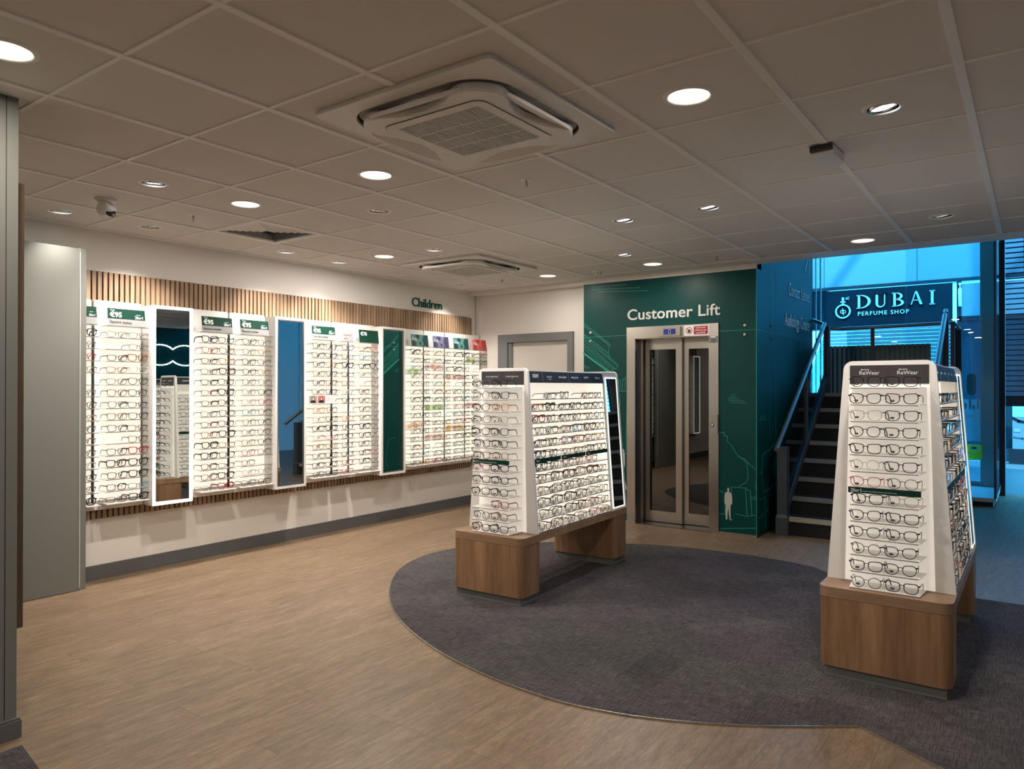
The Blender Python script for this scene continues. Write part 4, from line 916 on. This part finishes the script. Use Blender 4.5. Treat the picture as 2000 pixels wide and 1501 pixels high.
def wall_mirror(x0, x1, kind, label, turn=0.):
    t = thing('wall_mirror', label, 'mirror', (x0, 5.45, .52), 0, 'tall mirrors between the display bays'); wd = x1-x0; h = 1.53
    b = MB(); b.box(0,wd,.03,.175,0,h, MT['white'])
    for a in ((0,.006,0,h),(wd-.006,wd,0,h),(.006,wd-.006,0,.006),(.006,wd-.006,h-.006,h)): b.box(a[0],a[1],.004,.03,a[2],a[3], MT['white'])
    b.build('cabinet', t)
    f = .022
    b = MB(); fm = MT['led'] if kind == 'led' else MT['white']
    for a in ((0,f,0,h),(wd-f,wd,0,h),(f,wd-f,0,f),(f,wd-f,h-f,h)): b.box(a[0],a[1],-.002,.004,a[2],a[3], fm)
    b.build('lit_frame' if kind == 'led' else 'frame', t)
    g = .012
    if kind != 'led':
        b = MB()
        for a in ((f,f+g,f,h-f),(wd-f-g,wd-f,f,h-f),(f+g,wd-f-g,f,f+g),(f+g,wd-f-g,h-f-g,h-f)): b.box(a[0],a[1],.001,.004,a[2],a[3], MT['steel'])
        b.build('inner_frame', t)
        f += g
    e_ = .005; ya = e_+(wd)*math.tan(R(turn)); b = MB(); b.add([(.007,ya,.007),(wd-.007,e_,.007),(wd-.007,e_,h-.007),(.007,ya,h-.007)], [(0,1,2,3)], MT['mirror']); b.build('mirror_glass', t)
wall_mirror(2.878, 3.20, 'led', 'tall mirror with a bright white lit frame', 3.2)
wall_mirror(3.972, 4.307, 'steel', 'tall mirror with a thin steel frame after the round styles sign', 2.2)
wall_mirror(5.253, 5.602, 'steel', 'tall mirror showing green, before the childrens bays')
wall_mirror(.40, .73, 'led', 'tall lit mirror hidden behind the pillar, seen only in reflections')
# logo on the green wall opposite, seen in the lit mirror
b = MB(); mx = Matrix(((-1,0,0,6.69),(0,0,1,Y0),(0,1,0,2.06),(0,0,0,1)))
def lemn():
    p = []
    for k in range(20): a = -pi*.80+pi*1.6*k/19+pi; p.append((-.24+.29*cos(a), .20*sin(a)))
    q = [(-x_, y_) for x_, y_ in p[::-1]]
    return p+q
pts = lemn(); ribbon(b, pts, .022, MT['led'], mx, .03, closed=True)
tag(b.build('wall_logo'), 'white glowing outline of two joined ovals on the green wall opposite, seen in the mirror', 'logo')

# ------------------------------------------------------------------ spectacles
SHAPES = {   # lens half width, half height, exponent top, exponent bottom, outer-top lift, rim thickness
 'square': (.0272,.0205,4.5,2.6,.0015,.0027), 'round': (.0248,.0225,2.1,2.1,.0,.0021), 'rectangular': (.0285,.0175,4.0,3.0,.001,.0026),
 'cat-eye': (.0274,.0200,3.2,2.2,.0050,.0029), 'panto': (.0258,.0215,2.9,2.1,.0015,.0026), 'aviator': (.0275,.0225,2.8,1.9,.0,.0015), 'chunky square': (.0272,.0210,4.5,2.8,.002,.0042)}
def outline(sh, n=20):
    hw, hh, et, eb, lift, th = SHAPES[sh]; p = []
    for k in range(n):
        a = 2*pi*k/n; c, s = cos(a), sin(a); e = et if s >= 0 else eb
        x = hw*math.copysign(abs(c)**(2/e), c)*(1-.08*max(0,-s)); y = hh*math.copysign(abs(s)**(2/e), s)
        if s > 0: y += lift*(x/hw)*abs(s)
        p.append((x, y))
    return p
SHAPES = {k: (a*1.05, b_*1.05, c, d_, e*1.05, f*1.32) for k, (a, b_, c, d_, e, f) in SHAPES.items()}
GAP = .0102
def front_mesh(mb, sh, m, n=20):
    hw, hh, et, eb, lift, th = SHAPES[sh]; cx_ = hw+GAP; cz = hh+th+.0005
    for sx in (-1, 1):
        o = outline(sh, n)
        A = [(cx_+x*(1+th/hw), y*(1+th/hh)) for x, y in o]; B = [(cx_+x, y) for x, y in o]
        if sx < 0: A = [(-x, y) for x, y in A[::-1]]; B = [(-x, y) for x, y in B[::-1]]
        v = [(x, -.0013, cz+y) for x, y in A]+[(x, .0015, cz+y) for x, y in A]+[(x, -.0013, cz+y) for x, y in B]+[(x, .0015, cz+y) for x, y in B]; f = []
        for i in range(n):
            j = (i+1) % n; f += [(i,j,2*n+j,2*n+i),(n+j,n+i,3*n+i,3*n+j),(j,i,n+i,n+j),(2*n+i,2*n+j,3*n+j,3*n+i)]
        mb.add(v, f, m)
    zt = cz+hh*.42; bw = GAP+.003
    mb.tube([(-bw,0,zt-.002),(-bw*.4,-.001,zt+.0028),(bw*.4,-.001,zt+.0028),(bw,0,zt-.002)], max(.0013, th*.62), m, n=5)
    xe = cx_+hw+th; ze = cz+hh*.62+lift*.6
    for sx in (-1, 1): mb.tube([(sx*(xe-.004),0,ze),(sx*(xe+.0035),.001,ze+.001),(sx*(xe+.005),.006,ze+.001)], max(.0016, th*.9), m, n=5, r2=max(.0018, th*1.15))
    return xe, ze, cx_, cz
def temple_mesh(mb, sh, m, sx, xe, ze, zend=.002):
    th = SHAPES[sh][5]; r = max(.0010, th*.55); x = xe+.005
    mb.tube([(sx*x,.004,ze+.001),(sx*(x-.001),.045,ze+.001),(sx*(x-.002),.082,ze-.001),(sx*(x-.004),.098,ze-.012),(sx*(x-.007),.110,zend+.002)], r, m, n=4, r2=r*2.1 if th > .0015 else r*1.2)
def lens_mesh(mb, sh, sx, cx_, cz, n=20):
    o = outline(sh, n); v = [(sx*(cx_+x), .0002, cz+y) for x, y in o]
    mb.add(v, [tuple(range(n))], MT['lens'])
_gm = {}
def spec_meshes(sh, colr):
    key = (sh, colr)
    if key in _gm: return _gm[key]
    m = FR[colr]; out = {}
    def mk(fn, name):
        b = MB(); r = fn(b); me = bpy.data.meshes.new(name); me.from_pydata(b.v, [], b.f)
        for q in b.mats: me.materials.append(q)
        me.polygons.foreach_set('material_index', b.m); me.polygons.foreach_set('use_smooth', [False]*len(b.f)); me.update(); return me, r
    out['front'], (xe, ze, cx_, cz) = mk(lambda b: front_mesh(b, sh, m), 'front_frame')
    out['tl'], _ = mk(lambda b: temple_mesh(b, sh, m, -1, xe, ze), 'temple'); out['tr'], _ = mk(lambda b: temple_mesh(b, sh, m, 1, xe, ze), 'temple')
    out['ll'], _ = mk(lambda b: lens_mesh(b, sh, -1, cx_, cz), 'lens'); out['lr'], _ = mk(lambda b: lens_mesh(b, sh, 1, cx_, cz), 'lens')
    def stick(b, mm):
        mx = FY(-cx_-.001, -.0002, cz-.0105)
        b.prism([(.0095*cos(a), .0056*sin(a)) for a in [2*pi*i/16 for i in range(16)]], .0, .0004, mm, mx); b.prism([(.0056*cos(a), .0018*sin(a)) for a in [2*pi*i/12 for i in range(12)]], .0004, .0006, MT['signgrey'], mx)
    out['st'], _ = mk(lambda b: stick(b, MT['black']), 'size_sticker')
    def one(b, n=14):
        r = front_mesh(b, sh, m, n); temple_mesh(b, sh, m, -1, r[0], r[1]); temple_mesh(b, sh, m, 1, r[0], r[1]); lens_mesh(b, sh, -1, r[2], r[3], n); lens_mesh(b, sh, 1, r[2], r[3], n)
    out['one'], _ = mk(one, 'eyeglasses')
    _gm[key] = out; return out
ORD = ['first','second','third','fourth','fifth','sixth','seventh','eighth','ninth','tenth','eleventh','twelfth','thirteenth','fourteenth','fifteenth']
CN = {'clear':'clear','gold':'thin gold','silver':'thin silver'}
NIND = [0]
def eyeglasses(loc, rz, sh, colr, where, grp, detail=True, par=None):
    NIND[0] += 1; g = spec_meshes(sh, colr); lab = f"{CN.get(colr, colr)} {sh} eyeglasses, {where}"
    if not detail:
        o = obj('eyeglasses', g['one'], None, loc, rz); return tag(o, lab, 'eyeglasses', grp)
    t = thing('eyeglasses', lab, 'eyeglasses', loc, rz, grp)
    for nm, k in (('front_frame','front'),('temple','tl'),('temple','tr'),('lens','ll'),('lens','lr'),('size_sticker','st')): obj(nm, g[k], t)
    return t
MASS = MB()
def mass(loc, rz, sh, colr):
    g = spec_meshes(sh, colr)['one']; mx = Matrix.Translation(loc) @ Matrix.Rotation(rz, 4, 'Z')
    bse = len(MASS.v)
    for v in g.vertices: MASS.v.append(tuple(mx @ v.co))
    ids = [MASS.mi(m) for m in g.materials]
    for p in g.polygons: MASS.f.append([bse+i for i in p.vertices]); MASS.m.append(ids[p.material_index]); MASS.sm.append(False)
def pick(rng, kids=False):
    c = rng.choices(['black','black','tortoise','navy','grey','brown','clear','red','gold','silver','pink','blue','orange'], [46,0,12,10,9,8,5,4,6,6,3,1,2] if not kids else [34,0,9,13,7,6,3,7,2,4,6,6,4])[0]
    s = rng.choice(['square','square','round','rectangular','cat-eye','panto','panto','chunky square'])
    if c in ('gold','silver'): s = rng.choice(['round','aviator','panto','rectangular'])
    if s == 'chunky square' and c in ('clear',): s = 'square'
    return s, c
rng = random.Random(11)
bays = {q[0]: q for q in BAYS}
def fill_bay(nm, ind):
    _, x0, x1, s0, s1, npair, kid, lab = bays[nm]
    for k in range(1, 16):
        if nm == 'E' and k == 7: continue
        if nm in ('X1','X2') and k % 2: continue
        z = SZ[k]+.0008
        for q in range(npair):
            if rng.random() < .04: continue
            xc = (s0+s1)/2 + ((q-.5)*.155 if npair == 2 else 0) + rng.uniform(-.006, .006)
            if nm == 'A': xc = 2.415
            if nm == 'F': xc = 4.842
            sh, c = pick(rng, kid)
            if nm == 'D': sh = rng.choice(['round','round','panto']) if sh not in ('aviator',) else sh
            if nm == 'C' or nm == 'B': sh = rng.choice(['square','square','rectangular','chunky square']) if c not in ('gold','silver') else 'rectangular'
            if nm == 'E': sh = 'cat-eye' if rng.random() < .5 else sh
            if nm == 'B' and k in (1,2): c = 'silver'; sh = 'rectangular'
            rz = rng.uniform(-.05, .05); loc = (xc, YS0+.006, z)
            if ind: eyeglasses(loc, rz, sh, c, (f'{ORD[q]} pair, ' if npair == 2 else '')+f'{ORD[k-1]} shelf down, {lab}', 'eyeglasses on the lit wall shelves', detail=False)
            else: mass(loc, rz, sh, c)

# ------------------------------------------------------------------ the two floor stands
def stand(loc, rz, label, brands, endtext, endlab, sidelab, pattern, backside):
    t = thing('display_stand', label, 'display stand', loc, rz, 'tapered spectacle stands on oak bases')
    # local: x along the long side from the near end (0), y across (-.285 .. .285)
    LEN = 1.60
    for x0, x1 in ((.0,.25),(1.33,1.58)):
        b = MB(); b.prism(rr(.125,.284,.045,6,(x0+x1)/2,0), .055, .388, MT['oak']); o = b.build('leg', t)
        b = MB(); b.prism(rr(.108,.262,.004,2,(x0+x1)/2,0), .0, .055, MT['kick']); b.build('kick_plate', o)
    b = MB(); b.prism(rr(LEN/2,.288,.05,8,LEN/2,0), .39, .44, MT['oakh']); b.build('bench_top', t)
    XE0, XE1 = .19, 1.56
    ZB, ZT = .441, 1.552
    def half(z): return .285 - (.285-.203)*(z-.44)/(ZT-.44)
    def end_panel(x, th_, out):
        prof = [(-half(ZB), ZB)]; r = .045; n = 10
        hw = half(ZT-r)
        left = [(-(hw-r)-r*cos(a), ZT-r+r*sin(a)) for a in [pi/2*i/n for i in range(n+1)]]
        prof += left + [(-y, z) for y, z in left[::-1]] + [(half(ZB), ZB)]
        b = MB(); b.prism(prof, 0, th_, MT['white'], Matrix(((0,0,1,x),(1,0,0,0),(0,1,0,0),(0,0,0,1)))); return b.build('end_panel', t)
    ep = end_panel(XE0, .022, -1); end_panel(XE1-.022, .022, 1)
    # lit inset and header on the near end
    b = MB(); b.prism([(-.200,.445),(.200,.445),(.178,1.437),(-.178,1.437)], 0, .0015, MT['sidelit'], FX(XE0, 0, 0)); b.build('lit_inset', ep)
    b = MB(); b.prism([(-.175,1.437),(.175,1.437),(.175,1.530),(-.175,1.530)], 0, .004, MT['headdark'], FX(XE0-.0005, 0, 0)); o = b.build('end_header', t)
    b = MB(); mx = FX(XE0-.0048, 0, 0); b.box(-.0006,.0006,1.438,1.529,0,.0005, MT['black'], mx)
    for cx_ in (-.085, .085):
        if endtext == 'ReWear':
            text(b, 'ReWear', .027, MT['letter'], mx @ Matrix.Translation((cx_,1.483,0)), ext=.0004, align='CENTER'); text(b, 'Specsavers', .0088, MT['letter'], mx @ Matrix.Translation((cx_-.039,1.506,0)), ext=.0004, off=.02)
        else:
            text(b, endtext, .0125, MT['letter'], mx @ Matrix.Translation((cx_,1.489,0)), ext=.0004, align='CENTER', space=1.15); text(b, 'K', .008, MT['letter'], mx @ Matrix.Translation((cx_,1.477,0)), ext=.0004, align='CENTER')
    b.build('header_print', o)
    # near end shelves
    es = [1.42-.0811*k for k in range(13)]
    for k, z in enumerate(es):
        b = MB(); b.prism([(-.152,-.144),(.152,-.144),(.165,.0),(-.165,.0)], z-.004, z, MT['shelf'], Matrix(((0,1,0,XE0-.002),(-1,0,0,0),(0,0,1,0),(0,0,0,1))))
        if k < 12: b.box(XE0-.1455, XE0-.1385, -.146, .146, z-.0075, z-.004, MT['shelfu'])
        o = b.build('end_shelf', t)
        if k == 6:
            b = MB(); b.box(XE0-.150, XE0-.1465, -.158,.156, z-.027, z+.002, MT['signgreen']); o2 = b.build('offer_strip', o)
            b = MB(); mx = FX(XE0-.1502, 0, 0); text(b, '2for1', .024, MT['letter'], mx @ Matrix.Translation((-.145,z-.0215,0)), ext=.0003, off=.005); text(b, 'on styles from €150 excluding single-vision lenses', .0075, MT['letter'], mx @ Matrix.Translation((-.094,z-.0185,0)), ext=.0003)
            b.build('offer_print', o2)
    # sides: lit back panels, header, shelves, mirror at the far end
    SX0, SX1 = XE0+.022, 1.30
    for side in (-1, 1):
        b = MB(); y0, y1 = half(ZB)-.135, half(1.45)-.115
        v = [(SX0,side*y0,ZB),(XE1-.022,side*y0,ZB),(XE1-.022,side*y1,1.452),(SX0,side*y1,1.452)]; q = side*.004
        b.add(v+[(x,y-q,z) for x,y,z in v], [(0,1,2,3) if side < 0 else (3,2,1,0)], MT['sidelit'] if side > 0 else MT['backlit'])
        b.build('lit_back_panel', t)
        h0, h1 = half(1.452), half(1.54)
        b = MB(); h0 -= .003; h1 = half(1.53)-.014
        v = [(SX0,side*h0,1.452),(SX1,side*h0,1.452),(SX1,side*h1,1.53),(SX0,side*h1,1.53)]
        b.add(v+[(x,y-side*.02,z) for x,y,z in v], [(0,1,2,3),(7,6,5,4),(0,4,5,1),(1,5,6,2),(2,6,7,3),(3,7,4,0)], MT['navy']); o = b.build('side_header', t)
        tl = math.atan2(h0-h1, .078)
        if side < 0:
            b = MB(); mx = Matrix.Translation((0,-h0-.0008,1.452)) @ Matrix.Rotation(pi/2-tl, 4, 'X')
            if True:
                cw = (SX1-SX0)/6
                for i, s in enumerate(brands):
                    cx_ = SX0+cw*(i+.5)
                    sz = {'DKNY':.034,'LIBERTY':.022,'Barbour':.024}.get(s, .0165)
                    b = MB(); text(b, s, sz, MT['letter'], mx @ Matrix.Translation((cx_,.036,0)), ext=.0004, align='CENTER', off=.035 if s == 'DKNY' else .0, sx=.8 if s == 'DKNY' else 1.)
                    if s == 'HACKETT': text(b, 'LONDON', .009, MT['letter'], mx @ Matrix.Translation((cx_,.022,0)), ext=.0004, align='CENTER')
                    b.build('brand_print', o)
                for i in (1, 3): b = MB(); b.box(SX0+cw*i*1.0-.001, SX0+cw*i+.001, .001, .076, 0, .0006, MT['signgrey'], mx); b.build('divider', o)
        else:
            b = MB(); mx = Matrix.Translation((0,h0+.0008,1.452)) @ Matrix.Rotation(pi, 4, 'Z') @ Matrix.Rotation(pi/2-tl, 4, 'X'); cw = (SX1-SX0)/6
            for i in range(6): b = MB(); text(b, 'Designer', .02, MT['letter'], mx @ Matrix.Translation((-(SX0+cw*(i+.5)),.036,0)), ext=.0004, align='CENTER'); b.build('brand_print', o)
        # top cap
        cwid = (SX1-SX0)/3
        for k, z in enumerate(es):
            if k == 0: continue
            for c in range(3):
                xa = SX0+cwid*c+.008; xb = SX0+cwid*(c+1)-.008; yo = half(z)-.006; yi = half(z)-.128
                b = MB(); b.box(xa, xb, min(side*yo, side*yi), max(side*yo, side*yi), z-.0035, z, MT['shelf'])
                b.box(xa, xb, side*yo-.0012, side*yo+.0012, z-.005, z+.0005, MT['shelfu'])
                if k == 6: b.box(xa, xb, side*yo-.003, side*yo+.003, z-.026, z+.002, MT['signgreen'])
                if k == 6 and side < 0: text(b, '2for1', .02, MT['letter'], FY(xa+.02, -yo-.0032, z-.019), ext=.0003)
                b.build('side_shelf', t)
        # mirror panel
        m0, m1 = 1.335, 1.535; za, zb = .47, 1.52
        mb_ = MB(); ya, yb = half(.445)-.004, half(1.535)-.004
        def quad(mb, xa, xb, z0, z1, off, m):
            ya_, yb_ = half(z0)-.004+off, half(z1)-.004+off
            v = [(xa,side*ya_,z0),(xb,side*ya_,z0),(xb,side*yb_,z1),(xa,side*yb_,z1)]
            mb.add(v+[(x,y-side*.004,z) for x,y,z in v], [(0,1,2,3) if side < 0 else (3,2,1,0),(7,6,5,4),(0,4,5,1),(1,5,6,2),(2,6,7,3),(3,7,4,0)], m)
        quad(mb_, SX1+.005, XE1-.022, ZB, 1.54, -.008, MT['white']); o = mb_.build('mirror_panel', t)
        mb_ = MB(); f = .010
        quad(mb_, m0, m0+f, .455, 1.50, 0, MT['ledsoft']); quad(mb_, m1-f, m1, .455, 1.50, 0, MT['ledsoft']); quad(mb_, m0+f, m1-f, .455, .455+f, 0, MT['ledsoft']); quad(mb_, m0+f, m1-f, 1.50-f, 1.50, 0, MT['ledsoft']); mb_.build('lit_frame', o)
        mb_ = MB(); quad(mb_, m0+f, m1-f, .455+f, 1.50-f, -.001, MT['mirror']); mb_.build('mirror_glass', o)
    # top cap between the end panels
    b = MB(); h1 = half(1.54)-.018; b.box(SX0, XE1-.022, -h1, h1, 1.53, 1.536, MT['white']); b.build('top_cap', t)
    # ----- its spectacles
    mxw = Matrix.Translation(loc) @ Matrix.Rotation(rz, 4, 'Z')
    for k, z in enumerate(es):
        for q in range(2):
            spec = pattern[k][q] if pattern else pick(rng)
            if spec is None: continue
            p = mxw @ Vector((XE0-.136, (.078 if q == 0 else -.074)+rng.uniform(-.006,.006), z+.0008))
            eyeglasses(p, rz-pi/2+rng.uniform(-.09,.09), spec[0], spec[1], f'{ORD[q]} pair, {ORD[k]} shelf down, {endlab}', f'eyeglasses on the {endlab}')
    for k, z in enumerate(es):
        if k == 0: continue
        for c in range(6):
            if rng.random() < .03: continue
            sh, cl_ = pick(rng); cw = (SX1-SX0)/6
            xx = SX0+cw*(c+.5)+(.008 if c % 2 == 0 else -.008)+rng.uniform(-.005,.005)
            p = mxw @ Vector((xx, -(half(z)-.012), z+.0008))
            eyeglasses(p, rz+rng.uniform(-.16,.16), sh, cl_, f'{ORD[c]} pair, {ORD[k-1]} shelf down, {sidelab}', f'eyeglasses on the {sidelab}')
            if backside and rng.random() < .9:
                sh, cl_ = pick(rng); p = mxw @ Vector((xx, half(z)-.012, z+.0008)); mass(p, rz+pi, sh, cl_)
Bk, Cl = 'black', 'clear'
P2 = [(('panto',Bk),('square',Bk)), (('square',Bk),('square',Bk)), (('square',Cl),('square',Bk)), (('panto',Bk),('square',Bk)), (('square',Bk),('panto',Bk)), (('round',Cl),('square','navy')),
      (('panto','pink'),('round','tortoise')), (('square',Bk),('aviator','gold')), (('panto',Bk),('square',Bk)), (('panto',Bk),('panto',Bk)), (('round',Bk),('panto',Bk)), (('square',Bk),('panto',Bk)), (('round',Bk),('square',Bk))]
P1 = [(('square','grey'),('round',Bk)), (('round','silver'),('square',Bk)), (('panto','tortoise'),('panto','orange')), (('cat-eye','silver'),('square',Cl)), (('cat-eye',Bk),('square',Bk)), (('cat-eye','navy'),('panto',Bk)),
      (('square','tortoise'),('round','brown')), (('panto','pink'),('cat-eye',Bk)), (('square',Bk),('cat-eye',Bk)), (('square',Bk),('panto',Bk)), (None,('square','red')), (('panto','grey'),('panto','brown')), (('cat-eye',Bk),('square',Bk))]
stand((3.82, 2.975, 0.004), R(1.6), 'tapered white spectacle stand on oak base standing near the lift', ['DKNY','HACKETT','MARC JACOBS','MARC JACOBS','LIBERTY','Barbour'], 'KYLIE MINOGUE',
      'end of stand by the lift', 'side of stand by the lift', P1, True)
stand((3.81, .596, 0.004), 0.0, 'tapered white spectacle stand on oak base in the right foreground', ['BRAND']*0+['ReWear']*6, 'ReWear',
      'end of right foreground stand', 'side of right foreground stand', P2, False)
for nm in 'ABCD': fill_bay(nm, True)
for nm in ('E','F','G','H','I','J','K','X1','X2'): fill_bay(nm, False)
o = MASS.build('eyeglasses_rows'); tag(o, 'rows of small eyeglasses on the farther wall shelves and on the hidden side of the stand', 'eyeglasses', None, 'stuff')
print('individual eyeglasses', NIND[0])
